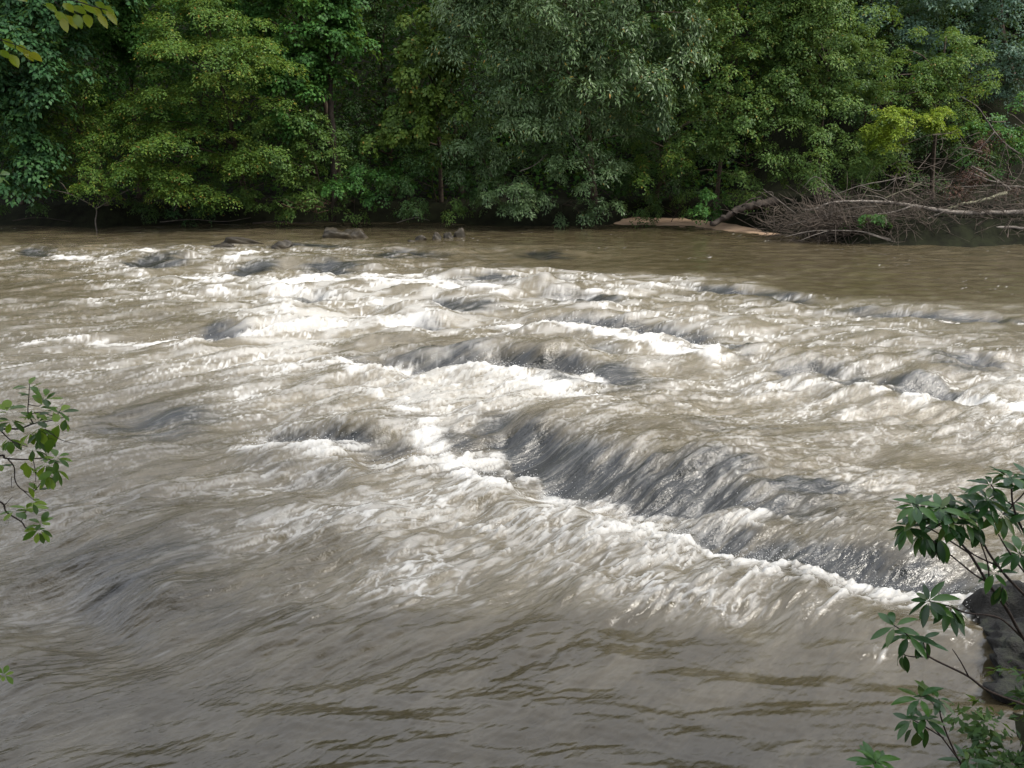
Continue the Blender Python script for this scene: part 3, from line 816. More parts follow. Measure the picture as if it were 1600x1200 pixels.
tree('vine_clad_tree', 'bright yellow-green vine climbing a slim dead trunk', 'tree', [(665, 65, 32, 35), (695, 50, 25, 45), (690, 110, 30, 35), (655, 110, 22, 40), (675, 155, 35, 30), (640, 195, 50, 24), (690, 185, 28, 32), (625, 225, 45, 18), (690, 225, 20, 26)], 37.6, 'vine', 3.6, .32, 26, .15, .85, base_px=680, seed=12, droop=.7, yel=.04, group=G, up=.35, depth=.5)
tree('willow_tree', 'big grey-green tree with narrow silvery leaves in the middle of the far bank', 'tree', [(790, 60, 90, 70), (880, 20, 110, 80), (985, 60, 80, 70), (860, 115, 90, 45), (955, 130, 90, 45), (800, 150, 60, 40), (900, 185, 70, 34), (1010, 175, 50, 30), (830, 205, 50, 28), (1040, 20, 70, 60), (760, 10, 60, 60), (900, -80, 180, 80), (1050, 110, 30, 50)], 36.8, 'willow', 2.3, .6, 28, .19, .30, base_px=940, seed=13, droop=.75, yel=.022, up=.5, group=G, trunk_r=.2, limbs=26, jitter=.42)
tree('willow_sapling', 'dull grey-green drooping sapling under the left side of the big grey-green tree', 'tree', [(775, 235, 55, 40), (820, 255, 45, 35), (745, 265, 40, 35), (720, 230, 40, 40)], 37.6, 'willow', 2.0, .45, 24, .16, .32, base_px=800, seed=14, droop=.7, yel=.005, group=G, trunk_r=.07)
tree('overhanging_bush', 'rounded grey-green bush touching the water below the drooping sapling', 'shrub', [(800, 312, 52, 28), (775, 330, 30, 16), (835, 325, 28, 20)], 36.3, 'willow', 3.2, .38, 28, .14, .36, base_px=800, seed=15, droop=.5, group=G, limbs=10, trunk_r=.06, yel=.004)
tree('overhanging_bush', 'pendant grey-green bush under the right side of the big grey-green tree', 'shrub', [(925, 280, 45, 36), (900, 255, 40, 30), (945, 310, 28, 18)], 36.7, 'willow', 2.6, .4, 26, .15, .34, base_px=935, seed=16, droop=.7, group=G, limbs=10, trunk_r=.06, yel=.004)
tree('hornbeam_sapling', 'small yellow-olive sapling hanging over the start of the sand', 'tree', [(1035, 240, 28, 26), (1055, 260, 26, 24), (1025, 275, 20, 20)], 37.0, 'olive', 3.2, .36, 26, .11, .5, base_px=1085, back=4.0, seed=17, droop=.7, yel=.05, group=G, trunk_r=.05, limbs=8)
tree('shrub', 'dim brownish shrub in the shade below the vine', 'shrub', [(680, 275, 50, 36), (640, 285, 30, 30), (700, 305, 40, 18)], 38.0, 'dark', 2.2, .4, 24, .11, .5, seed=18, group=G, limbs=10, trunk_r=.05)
tree('alder_tree', 'mixed green tree flecked with yellow right of the big grey-green tree', 'tree', [(1120, 120, 75, 50), (1170, 50, 80, 55), (1140, 185, 75, 40), (1090, 190, 40, 40), (1210, 120, 50, 60), (1130, 0, 90, 60), (1180, -70, 140, 60)], 37.6, 'mid', 2.5, .5, 28, .125, .6, base_px=1130, seed=19, droop=.45, yel=.05, group=G)
tree('alder_tree', 'broad olive-green tree left of the rounded pale crown', 'tree', [(1270, 110, 70, 60), (1245, 190, 75, 50), (1300, 40, 70, 60), (1310, 170, 50, 60), (1230, 50, 50, 50), (1320, 110, 50, 60)], 37.4, 'mid', 2.4, .5, 28, .12, .55, base_px=1290, seed=20, droop=.5, yel=.02, group=G)
tree('overhanging_bush', 'dark olive bush drooping between the sand and the bright low bush', 'shrub', [(1150, 255, 70, 34), (1215, 270, 60, 30), (1180, 295, 50, 20)], 37.0, 'mid', 2.2, .45, 26, .11, .5, base_px=1180, seed=21, droop=.6, yel=.005, group=G, limbs=10, trunk_r=.06)
tree('overhanging_bush', 'olive bush behind the left end of the driftwood', 'shrub', [(1290, 250, 55, 40), (1330, 275, 40, 26), (1260, 290, 40, 22)], 36.0, 'mid', 2.3, .45, 26, .11, .5, base_px=1290, seed=22, droop=.5, yel=.01, group=G, limbs=10, trunk_r=.06)
tree('round_tree', 'rounded pale olive tree standing above the lime shrub', 'tree', [(1460, 95, 60, 48), (1420, 140, 50, 40), (1500, 150, 50, 50), (1450, 165, 50, 40), (1400, 175, 30, 30)], 37.0, 'olive', 2.4, .45, 26, .11, .5, base_px=1480, seed=23, droop=.35, yel=.01, group=G)
tree('lime_shrub', 'vivid lime-green shrub above the driftwood pile', 'shrub', [(1390, 195, 30, 20), (1425, 185, 20, 14), (1465, 192, 26, 14), (1400, 220, 34, 20), (1440, 205, 20, 14)], 34.6, 'lime', 5.5, .35, 30, .12, .5, base_px=1420, seed=24, droop=.3, yel=0, group=G, limbs=12, trunk_r=.06, up=.9)
tree('forest_tree', 'haze-tinted green tree set back in the top right corner', 'tree', [(1560, 60, 80, 70), (1600, 150, 70, 60), (1550, -20, 110, 70), (1530, 150, 40, 50)], 42.6, 'far', 1.5, .75, 24, .15, .5, base_px=1580, seed=25, group=G, yel=0, trunk_r=.22)
tree('forest_tree', 'haze-tinted green tree set back behind the rounded pale crown', 'tree', [(1420, 20, 100, 60), (1380, 80, 60, 60), (1420, -60, 140, 60)], 42.2, 'far', 1.5, .75, 24, .15, .5, base_px=1400, seed=26, group=G, yel=0, trunk_r=.22)
tree('shrub', 'leafy green shrub at the right edge above the fallen logs', 'shrub', [(1580, 195, 45, 40), (1610, 250, 50, 50), (1545, 230, 36, 36)], 35.4, 'maple', 2.4, .45, 24, .12, .6, base_px=1600, seed=27, group=G, limbs=10, trunk_r=.07, yel=0)
tree('shrub', 'mid-green shrub left of the lime one', 'shrub', [(1345, 215, 45, 45), (1330, 265, 40, 26), (1370, 255, 40, 26)], 36.2, 'mid', 2.4, .45, 24, .12, .55, base_px=1350, seed=28, group=G, limbs=10, trunk_r=.06, yel=.01)
tree('low_bush', 'low bright green bush on the bank beside the dark slanted log', 'shrub', [(1095, 316, 28, 17), (1120, 322, 20, 12)], 37.2, 'maple', 5.0, .3, 26, .12, .6, base_px=1100, seed=29, group=G, limbs=8, trunk_r=.04, yel=0)
tree('weed_clump', 'small bright green clump growing among the driftwood twigs', 'plant', [(1350, 340, 28, 9), (1375, 345, 16, 8), (1330, 350, 16, 6)], 31.3, 'maple', 6.0, .2, 22, .09, .5, base_px=1350, seed=30, group=G, limbs=6, trunk_r=.02, yel=0)
tree('dead_shrub', 'reddish brown dead shrub behind the upper logs', 'shrub', [(1500, 255, 40, 34), (1545, 240, 26, 30), (1480, 290, 40, 24), (1560, 300, 30, 20)], 33.6, 'dead', 2.2, .35, 20, .10, .4, base_px=1510, seed=31, group=G, limbs=22, trunk_r=.05, yel=0, bark='darkbark', droop=.8, up=.3)
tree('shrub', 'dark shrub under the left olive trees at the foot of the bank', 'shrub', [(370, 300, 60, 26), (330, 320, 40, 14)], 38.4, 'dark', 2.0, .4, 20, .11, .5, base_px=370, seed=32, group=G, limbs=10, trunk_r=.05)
tree('forest_tree', 'dark tree filling the gap left of the vine, set well back', 'tree', [(700, 10, 70, 80), (730, 140, 60, 70), (700, 220, 60, 50)], 42, 'dark', 1.6, .6, 22, .12, .5, base_px=720, seed=33, group=G, yel=0, trunk_r=.18)
tree('forest_tree', 'dark tree set back behind the sand', 'tree', [(1060, 220, 60, 60), (1100, 260, 60, 40), (1010, 260, 60, 50), (980, 220, 50, 40)], 42, 'dark', 1.5, .6, 22, .12, .5, base_px=1030, seed=34, group=G, yel=0, trunk_r=.18)
tree('forest_tree', 'dark tree set back behind the mid-green shrub', 'tree', [(1380, 150, 80, 80), (1400, 260, 80, 50), (1480, 240, 70, 60), (1350, 60, 60, 60)], 42, 'dark', 1.6, .6, 22, .12, .5, base_px=1410, seed=35, group=G, yel=0, trunk_r=.18)

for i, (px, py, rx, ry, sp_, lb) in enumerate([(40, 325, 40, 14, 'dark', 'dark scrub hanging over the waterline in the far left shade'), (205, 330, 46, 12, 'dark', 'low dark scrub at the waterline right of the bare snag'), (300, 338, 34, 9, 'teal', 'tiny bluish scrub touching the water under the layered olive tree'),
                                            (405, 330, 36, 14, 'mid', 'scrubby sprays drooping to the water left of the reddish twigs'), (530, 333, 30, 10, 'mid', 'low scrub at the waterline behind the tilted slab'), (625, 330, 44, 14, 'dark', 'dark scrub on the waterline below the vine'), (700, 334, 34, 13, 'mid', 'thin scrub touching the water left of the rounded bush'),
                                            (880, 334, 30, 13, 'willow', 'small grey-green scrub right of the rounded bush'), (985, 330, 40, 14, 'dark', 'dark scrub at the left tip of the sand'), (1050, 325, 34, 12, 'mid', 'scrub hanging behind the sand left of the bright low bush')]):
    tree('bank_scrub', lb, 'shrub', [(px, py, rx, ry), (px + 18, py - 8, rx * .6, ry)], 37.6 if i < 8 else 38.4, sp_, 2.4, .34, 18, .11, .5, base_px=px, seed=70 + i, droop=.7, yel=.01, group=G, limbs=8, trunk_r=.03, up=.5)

# tall trees on the near bank, behind and beside the viewpoint: they darken the water's near faces
def near_tree(src, loc, rz, sc, label):
    rt = src.copy(); col.objects.link(rt)
    rt.location, rt.rotation_euler, rt.scale = loc, (0, 0, rz), (sc, sc, sc)
    rt['label'] = label; rt['group'] = 'trees on the near bank'
    for ch in src.children:
        c = ch.copy(); col.objects.link(c); c.parent = rt
    return rt


by_label = {o['label']: o for o in bpy.data.objects if o.parent is None and o.get('category') == 'tree'}
t1 = next(o for k, o in by_label.items() if k.startswith('big grey-green'))
t2 = next(o for k, o in by_label.items() if k.startswith('deep green'))
t3 = next(o for k, o in by_label.items() if k.startswith('broad olive'))
for src, x, y, rz, sc, lb in [(t1, -13, -6, 2.6, 1.6, 'tall narrow-leaved tree on the near bank, well left of the viewpoint'), (t2, -6, -5, 3.4, 1.7, 'tall broad-leaved tree on the near bank, left behind the viewpoint'),
                              (t1, 0, -6, 3.1, 1.7, 'tall narrow-leaved tree on the near bank straight behind the viewpoint'), (t3, 8, -7, 3.0, 1.3, 'tall small-leaved tree on the near bank, right behind the viewpoint'),
                              (t2, 15, -7, 3.6, 1.2, 'tall broad-leaved tree on the near bank, well right of the viewpoint'), (t3, -22, -3, 2.9, 1.9, 'tall small-leaved tree on the near bank, far left of the viewpoint')]:
    near_tree(src, (x, y, float(terrain_z(np.array(float(x)), np.array(float(y)))) - .1), rz, sc, lb)

# the wood behind: one leafy mass up the slope
r = np.random.default_rng(77)
n = 132000
up_ = np.arange(n) > 95000                       # crowns above what can be seen from here
xw = np.where(up_, r.uniform(-45, 50, n), r.uniform(-33, 42, n))
yw = np.where(up_, r.uniform(42, 60, n), 41.2 + 3.2 * sstep(10, 14, xw) + 12 * r.random(n) ** 1.3)
z0 = terrain_z(xw, yw)
zw = np.where(up_, z0 + 7 + 13 * r.random(n), z0 + (15.5 - z0) * r.random(n))
cl = pn[5](xw * .45, zw * .5 + yw * .3)
keep = (cl > -.6)
xw, yw, zw = xw[keep], yw[keep], zw[keep]
sz_ = np.where(up_[keep], r.uniform(.35, .6, keep.sum()), r.uniform(.17, .34, keep.sum()))
n = len(xw)
Nn = norm(np.array([0, -.25, .8]) + r.normal(size=(n, 3)) * .5)
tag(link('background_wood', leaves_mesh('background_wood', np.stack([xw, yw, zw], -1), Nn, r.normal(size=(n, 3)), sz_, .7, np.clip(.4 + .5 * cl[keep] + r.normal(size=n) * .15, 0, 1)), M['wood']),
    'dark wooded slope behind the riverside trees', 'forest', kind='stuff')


# ------------------------------------------------------------------ driftwood, snags and logs
def stick(name, label, cat, pts, Ys, r0, r1, mat, forks=(), group=None, k=8):
    """pts in photo pixels at depth(s) Ys; r in pixels; forks are further limbs in the same way, children of their own"""
    if np.isscalar(Ys): Ys = [Ys] * len(pts)
    P = np.array([atY(p[0], p[1], y) for p, y in zip(pts, Ys)])
    base = P[0]
    s = px_size(np.mean(Ys)) * (.7 if name != 'fallen_log' else .8)
    n = 5 * len(P)
    Q = smooth_path(P, n)
    Q = Q + rng.normal(size=Q.shape) * r1 * s * .25
    o = link(name, Tubes().add(Q - base, r0 * s, r1 * s, k, .10).mesh(name), M[mat])
    o.location = base
    tag(o, label, cat, group)
    for fp, a, b_ in forks:
        Fp = np.array([atY(p[0], p[1], np.mean(Ys) - .12) for p in fp])
        link('branch', Tubes().add(smooth_path(Fp, 4 * len(Fp)) - base, a * s, b_ * s, 6, .08).mesh('branch'), M[mat], o)
    return o


DG = 'fallen logs and branches of the driftwood pile'
D = 31.8
stick('fallen_log', 'long pale main log of the driftwood pile, forked towards its thin left end', 'log', [(1680, 328), (1600, 331), (1516, 333), (1476, 330), (1445, 325), (1420, 321), (1392, 317), (1358, 315), (1319, 315), (1293, 318), (1279, 325), (1257, 328)], D, 5.2, 1.2, 'driftpale',
      [([(1425, 322), (1398, 331), (1369, 335), (1347, 338), (1304, 338)], 2.2, .7), ([(1369, 335), (1362, 346), (1352, 352)], 1.6, .7), ([(1476, 330), (1450, 341), (1430, 347)], 1.4, .5), ([(1392, 317), (1375, 308), (1352, 305)], 1.2, .4)], DG)
stick('fallen_log', 'wavy pale log lying under the main log at the right edge', 'log', [(1680, 354), (1600, 357), (1583, 355), (1544, 356), (1510, 359), (1485, 357), (1459, 353), (1440, 348)], 31.2, 3.4, 1.0, 'driftpale', [([(1544, 356), (1530, 366), (1522, 374)], 1.2, .5), ([(1485, 357), (1470, 366), (1452, 372)], 1.3, .5)], DG)
stick('fallen_log', 'thick dark log at the waterline at the right edge', 'log', [(1680, 376), (1600, 374), (1558, 370), (1510, 370), (1478, 369)], 31.2, 5.0, 3.0, 'drift', (), DG)
stick('fallen_log', 'greenish stub leaning up to the right above the main log', 'log', [(1478, 327), (1500, 321), (1530, 314), (1572, 301)], 32.6, 2.6, 3.4, 'mosswood', (), DG)
stick('bare_branch', 'grey branch sloping down right to the top of the pile', 'branch', [(1518, 260), (1535, 268), (1555, 280), (1580, 296)], 33, 1.8, 2.6, 'drift', [([(1522, 272), (1545, 282), (1566, 286)], 1.6, 2.0)], DG)
stick('bare_branch', 'level grey branch between the stub and the sloping branch', 'branch', [(1500, 292), (1550, 290), (1580, 291), (1640, 296)], 33, 1.4, 2.6, 'drift', (), DG)
stick('bare_branch', 'long bare limb slanting up across the leaves at the right edge', 'branch', [(1660, 272), (1600, 244), (1572, 226), (1554, 206), (1542, 188), (1526, 166), (1500, 150)], 34, 2.4, .6, 'drift', [([(1554, 206), (1530, 232), (1505, 246), (1480, 262)], 1.0, .4), ([(1572, 226), (1566, 245), (1560, 268)], .9, .4)], DG)
stick('bare_branch', 'thin pale branch arching along the water in front of the pile', 'branch', [(1426, 385), (1404, 378), (1375, 370), (1347, 362), (1296, 360), (1262, 362), (1226, 370)], 30.9, 2.0, .6, 'driftpale', [([(1347, 362), (1390, 376), (1410, 380)], 1.2, .5), ([(1296, 360), (1270, 368), (1250, 376)], .9, .4)], DG)
stick('bare_branch', 'short grey branch jutting up left of the pile', 'branch', [(1243, 334), (1215, 312), (1193, 296)], 32, 1.6, .5, 'drift', [([(1208, 307), (1206, 300), (1190, 301)], .8, .4)], DG)
stick('bare_branch', 'peaked branch rising from the middle of the pile', 'branch', [(1316, 313), (1296, 295), (1274, 276), (1254, 294)], 32, 1.3, .5, 'drift', [([(1290, 291), (1280, 294), (1278, 301)], .8, .4)], DG)
stick('bare_branch', 'long dark branch fanning right above the main log', 'branch', [(1300, 306), (1345, 290), (1388, 282), (1415, 276)], 32.3, .7, 1.4, 'drift', [([(1345, 290), (1375, 298), (1400, 280)], 1, .5)], DG)
stick('bare_branch', 'lichened branch rising right in front of the leaves', 'branch', [(1382, 310), (1405, 300), (1425, 294), (1440, 285)], 32.2, 1.2, .6, 'mosswood', (), DG)
stick('bare_branch', 'pale stick floating at the foot of the pile', 'branch', [(1452, 384), (1480, 383), (1504, 381)], 30.6, 1.2, 2.2, 'driftpale', (), DG)
stick('fallen_log', 'big dark log slanting down to the sand beside the low bush', 'log', [(1112, 351), (1135, 338), (1160, 325), (1185, 319), (1215, 313)], [34.6, 34.8, 35, 35.2, 35.4], 4.5, 8.5, 'darkbark', [([(1160, 322), (1172, 312), (1190, 308)], 2.0, .8)], DG, 12)
for i, (pts, a, b_) in enumerate([([(1255, 345), (1290, 335), (1330, 325), (1370, 322)], .6, 1.1), ([(1230, 352), (1262, 346), (1300, 350), (1340, 344)], .5, 1.2), ([(1400, 372), (1420, 356), (1445, 345), (1462, 334)], .5, 1.2), ([(1440, 378), (1462, 364), (1500, 352)], .5, 1.1)]):
    stick('bare_branch', ['thin twiggy branch just under the forked end of the main log', 'low twiggy branch at the left end of the pile near the sand', 'twiggy branch rising from the water right of the arching one', 'thin branch crossing under the wavy log'][i], 'branch', pts, 31.4, a, b_, 'drift', (), DG)
stick('dead_snag', 'bare grey Y-shaped snag standing in the water below the olive trees', 'snag', [(152, 366), (149, 345), (150, 326), (128, 312), (108, 303), (84, 298), (58, 303)], 36.0, 1.6, .6, 'drift', [([(150, 326), (168, 316), (190, 302), (216, 290)], 1.3, .5), ([(108, 303), (98, 288), (92, 284)], .8, .3), ([(150, 324), (158, 310), (150, 300)], .7, .3), ([(84, 298), (70, 292), (55, 292)], .6, .3)])
stick('tall_tree', 'straight brown trunk showing in the gap right of the maple', 'tree', [(519, 345), (522, 250), (517, 170), (515, 90), (509, 10), (508, -80)], 38.4, 7.5, 4.5, 'darkbark', [([(515, 110), (535, 60), (550, 20)], 2.5, 1)], G, 10)
for i, (pts, Yb, a, b_, mt, lb) in enumerate([([(250, 347), (300, 343), (350, 346), (392, 340)], 37.8, 1.2, .4, 'drift', 'grey branch lying along the waterline left of the reddish twigs'), ([(395, 349), (440, 346), (478, 349), (500, 345)], 37.6, 1.8, .8, 'darkbark', 'dark stranded log at the waterline under the reddish twigs'),
                                      ([(272, 330), (282, 306), (277, 288)], 37.2, .9, .4, 'drift', 'short upright dead stick under the layered olive tree'), ([(812, 268), (835, 258), (856, 240)], 36.2, 1.2, .5, 'drift', 'grey dead branch rising right through the big grey-green tree'), ([(885, 195), (905, 232), (920, 255), (930, 275)], 35.9, .8, .5, 'drift', 'long hanging vine stem below the big grey-green tree'),
                                      ([(620, 348), (650, 340), (672, 345)], 37.4, .9, .4, 'drift', 'thin branch at the waterline below the vine'), ([(905, 345), (940, 336), (968, 330), (985, 332)], 37.3, 1.6, .6, 'darkbark', 'dark fallen limb behind the left tip of the sand'), ([(20, 345), (62, 340), (110, 346)], 37.7, 1.6, .6, 'darkbark', 'dark limb lying at the waterline in the far left shade')]):
    stick('dead_limb', lb, 'branch', pts, Yb, a, b_, mt)
T = Tubes()
for a_ in range(26):
    s0 = atY(random.uniform(470, 515), random.uniform(318, 333), 37)
    e0 = atY(random.uniform(430, 515), random.uniform(302, 326), 37 + random.uniform(-.4, .4))
    T.add(smooth_path([s0, (s0 + e0) / 2 + rng.normal(size=3) * .15, e0], 6), .016, .006, 4)
o = link('dead_branch', T.mesh('dead_branch'), bark_mat('reddish_twig', (0.08, 0.045, 0.03), (0.2, 0.12, 0.085), 2))
tag(o, 'reddish tangle of dead twigs at the waterline under the maple', 'branch')
T = Tubes()
r = np.random.default_rng(5)
for a_ in range(2300):
    if r.random() < .58:
        px, py = r.normal(1320, 62), 352 + r.normal() * 13 - abs(r.normal()) * 6
    else:
        px, py = r.uniform(1400, 1640), 385 - abs(r.normal()) * 62
    py = min(py, 379)
    if px < 1195: continue
    Yd = 31.5 + r.uniform(-.7, 1.6) + (0 if px > 1250 else 1.0)
    s0 = atY(px, py, Yd); s0[2] = max(s0[2], -0.05)
    L = r.uniform(.35, 1.5) * (1.8 if r.random() < .1 else 1)
    dr = norm(np.array([r.normal() * 1.1 - .3, r.normal() * .6, r.normal() * .6 + .12]))
    e0 = s0 + dr * L; e0[2] = max(e0[2], -.1)
    T.add(smooth_path([s0, (s0 + e0) / 2 + r.normal(size=3) * .16 * L, e0], 5), r.uniform(.006, .02) * (2.0 if r.random() < .06 else 1), .004, 3, cap=False)
o = link('driftwood_twigs', T.mesh('driftwood_twigs'), M['twig'])
tag(o, 'matted grey twigs heaped between the fallen logs', 'brushwood', kind='stuff')

# ------------------------------------------------------------------ the rock and plants on the near bank
g = ground(1600, 1120)
rock('mossy_rock', (g[0] + .70, g[1] + .36, -.20), (.95, .80, .52), 41, 'dark lichened rock at the near bank in the lower right corner', M['nearrock'], .17, 6, .80, .35)
g2 = ground(1560, 1010)
rock('bank_rock', (g2[0] + .30, g2[1] + .30, 0.0), (.30, .34, .36), 44, 'small dark wet rock behind the lichened rock', M['nearrock'], .14, 4, .85, 1.0)


def blade(name, L, W, curl, fold, n=6, shape=1.0, petiole=.08):
    """one leaf: two strips either side of a midrib, along +X, face up +Z"""
    t = np.linspace(0, 1, n)
    w = W * .5 * np.sin(math.pi * np.clip(t, 0, 1) ** shape) ** .75
    w[0], w[-1] = W * .04, 0.0
    x = L * (petiole + t * (1 - petiole)) * (1 - .12 * abs(curl) * t)
    zz = -curl * L * t ** 2
    mid = np.stack([x, 0 * x, zz], -1)
    lf = np.stack([x, w, zz + w * fold], -1)
    rt = np.stack([x, -w, zz + w * fold], -1)
    V = np.vstack([mid, lf, rt, [[0, 0, 0.002], [0, L * .012, 0], [0, -L * .012, 0]]])
    q = []
    for i in range(n - 1):
        q.append((i, i + 1, n + i + 1, n + i)); q.append((i + 1, i, 2 * n + i, 2 * n + i + 1))
    return V, np.array(q + [(3 * n, 0, n, 3 * n + 1), (0, 3 * n, 3 * n + 2, 2 * n)])


def leaf_variants(name, mat, L, W, nvar, curl=(.05, .35), fold=.25, shape=.9):
    out = []
    for i in range(nvar):
        V, q = blade(name, L, W * random.uniform(.85, 1.1), random.uniform(*curl), fold * random.uniform(.5, 1.2), shape=shape)
        ti = [.2, .55, .75, .88, .99, .45, .1, .62][i % 8] + random.uniform(-.05, .03)
        me = mesh(name, V, q, attrs={'tint': np.full(len(V), ti)}, smooth=True)
        me.materials.append(mat)
        out.append(me)
    return out


def put_leaf(me, root, base, p, axis, nrm, scale):
    ax = Vector(axis).normalized()
    nn = Vector(nrm); nn = (nn - ax * nn.dot(ax))
    if nn.length < 1e-4: nn = ax.orthogonal()
    nn.normalize()
    by = nn.cross(ax)
    R = Matrix((ax, by, nn)).transposed().to_4x4()
    o = bpy.data.objects.new('leaf', me)
    o.parent = root
    o.matrix_local = Matrix.Translation(Vector(p) - Vector(base)) @ R @ Matrix.Scale(scale, 4)
    col.objects.link(o)


def whorl(vars_, root, base, c, axis, n, droop, scale=1.0, spread=(0, 2 * math.pi), jit=.18):
    """leaves radiating round a shoot tip; droop 0 = flat, 1 = hanging"""
    ax = norm(np.array(axis, float))
    ref = norm(np.cross(ax, [.2, .9, .1])); B = np.cross(ax, ref)
    for i in range(n):
        a = spread[0] + (spread[1] - spread[0]) * (i + random.uniform(-.3, .3)) / n
        out = ref * math.cos(a) + B * math.sin(a)
        d = droop + random.uniform(-jit, jit)
        dirv = norm(out * math.cos(d) + ax * (.35 - .3 * droop) + np.array([0, 0, -math.sin(d)]))
        nrm = norm(ax * .9 + np.array([0, 0, .5]) + out * math.sin(max(d, 0)) + rng.normal(size=3) * .12)
        put_leaf(random.choice(vars_), root, base, c + out * .006 - ax * random.uniform(0, .02), dirv, nrm, scale * random.uniform(.72, 1.12))


def plant(name, label, cat, base, stems, mat='stem', group=None):
    root = empty(name, base)
    tag(root, label, cat, group)
    for P, r0, r1 in stems:
        P = np.array(P)
        Q = smooth_path(P, 5 * len(P))
        link('stem', Tubes().add(Q - base, r0, r1, 6, .1).mesh('stem'), M[mat], root)
    return root


RV = leaf_variants('rhododendron_leaf', M['rhodo'], .15, .047, 8)
DR = 3.75
P_ = lambda x, y, d=DR: atY(x, y, d)
base = P_(1660, 1075, 4.05)
stems = [([P_(1660, 1075, 4.05), P_(1600, 998, 3.95), P_(1572, 950, 3.85), P_(1543, 910), P_(1515, 865), P_(1490, 836), P_(1468, 800)], .011, .004),
         ([P_(1543, 910), P_(1522, 897), P_(1480, 863), P_(1447, 836)], .006, .003), ([P_(1515, 865), P_(1492, 850), P_(1450, 825), P_(1416, 820)], .005, .003), ([P_(1492, 838), P_(1460, 815), P_(1431, 790)], .004, .003),
         ([P_(1660, 1000, 4.0), P_(1610, 940, 3.9), P_(1566, 893), P_(1535, 845), P_(1528, 800)], .009, .004), ([P_(1546, 912), P_(1543, 880), P_(1530, 840), P_(1531, 825)], .004, .003), ([P_(1560, 885), P_(1515, 862), P_(1492, 830), P_(1490, 798)], .005, .003),
         ([P_(1650, 900, 3.9), P_(1604, 838, 3.85), P_(1583, 790), P_(1581, 746)], .008, .004), ([P_(1583, 790), P_(1562, 775), P_(1548, 757)], .004, .003), ([P_(1583, 788), P_(1574, 800), P_(1566, 802)], .004, .003), ([P_(1583, 788), P_(1600, 770), P_(1612, 745)], .004, .003),
         ([P_(1650, 960, 3.95), P_(1605, 900, 3.85), P_(1575, 860), P_(1560, 835)], .006, .003), ([P_(1598, 997, 3.95), P_(1560, 965, 3.85), P_(1512, 958), P_(1483, 947), P_(1450, 939)], .006, .003), ([P_(1640, 920), P_(1605, 880), P_(1592, 862)], .004, .003), ([P_(1575, 945), P_(1565, 930), P_(1566, 918)], .004, .003)]
root = plant('rhododendron', 'large dark-leaved shrub arching in from the right edge over the rapids', 'shrub', base, stems)
for (x, y, n, dr, ax, sc) in [(1431, 787, 9, .25, (-.3, -.1, .9), .85), (1416, 821, 9, .5, (-.6, -.1, .6), .85), (1444, 834, 7, .9, (-.5, -.2, .6), .9), (1468, 795, 9, .2, (-.1, -.2, .9), .95), (1490, 796, 9, .15, (0, -.2, .9), 1.0), (1508, 815, 7, .3, (0, -.5, .8), 1.0), (1529, 796, 10, .15, (.1, -.2, .9), .95),
                              (1548, 757, 8, .2, (-.2, -.2, .9), .95), (1581, 744, 9, .2, (.1, -.1, .9), .95), (1566, 802, 8, .5, (0, -.4, .8), 1.05), (1531, 826, 5, 1.25, (0, -.1, -.2), .8), (1464, 842, 5, 1.2, (-.3, -.2, -.1), .95), (1593, 862, 8, .3, (-.3, -.1, .8), 1.0),
                              (1552, 893, 3, .25, (-.4, -.3, .7), .8), (1566, 918, 5, 1.2, (0, -.2, -.1), .85), (1450, 939, 9, .45, (-.7, -.1, .5), .95), (1483, 947, 8, .7, (-.3, -.3, .7), .95), (1612, 744, 8, .2, (.1, -.1, .9), 1.0), (1610, 800, 7, .4, (.1, -.4, .8), 1.0), (1440, 800, 7, .35, (-.4, -.2, .8), .85), (1545, 780, 7, .3, (0, -.4, .8), .9), (1480, 815, 6, .5, (-.3, -.5, .7), .95)]:
    whorl(RV, root, base, P_(x, y), ax, n + 3, dr, sc * .98)

base = P_(1640, 1115, 3.9)
D2 = 3.55
P2 = lambda x, y, d=D2: atY(x, y, d)
stems = [([base, P2(1550, 1082, 3.75), P2(1510, 1055), P2(1450, 1025), P2(1418, 992), P2(1397, 977)], .008, .003), ([P2(1452, 1026), P2(1425, 1026), P2(1409, 1022)], .004, .002), ([P2(1513, 1056), P2(1500, 1032), P2(1488, 1014)], .004, .002), ([P2(1450, 1024), P2(1444, 1008), P2(1441, 996)], .003, .002)]
root = plant('rhododendron', 'slender leafy shoot pointing left beside the dark rock', 'shrub', base, stems)
for (x, y, n, dr, ax, sc) in [(1397, 977, 6, .2, (-.6, 0, .8), .95), (1418, 991, 6, .45, (-.4, -.2, .8), .95), (1441, 997, 5, .15, (-.1, -.2, .9), .95), (1409, 1023, 3, 1.2, (-.4, -.2, 0), .8), (1447, 1004, 2, 1.3, (0, -.3, -.1), 1.1)]:
    whorl(RV, root, base, P2(x, y), ax, n, dr, sc)

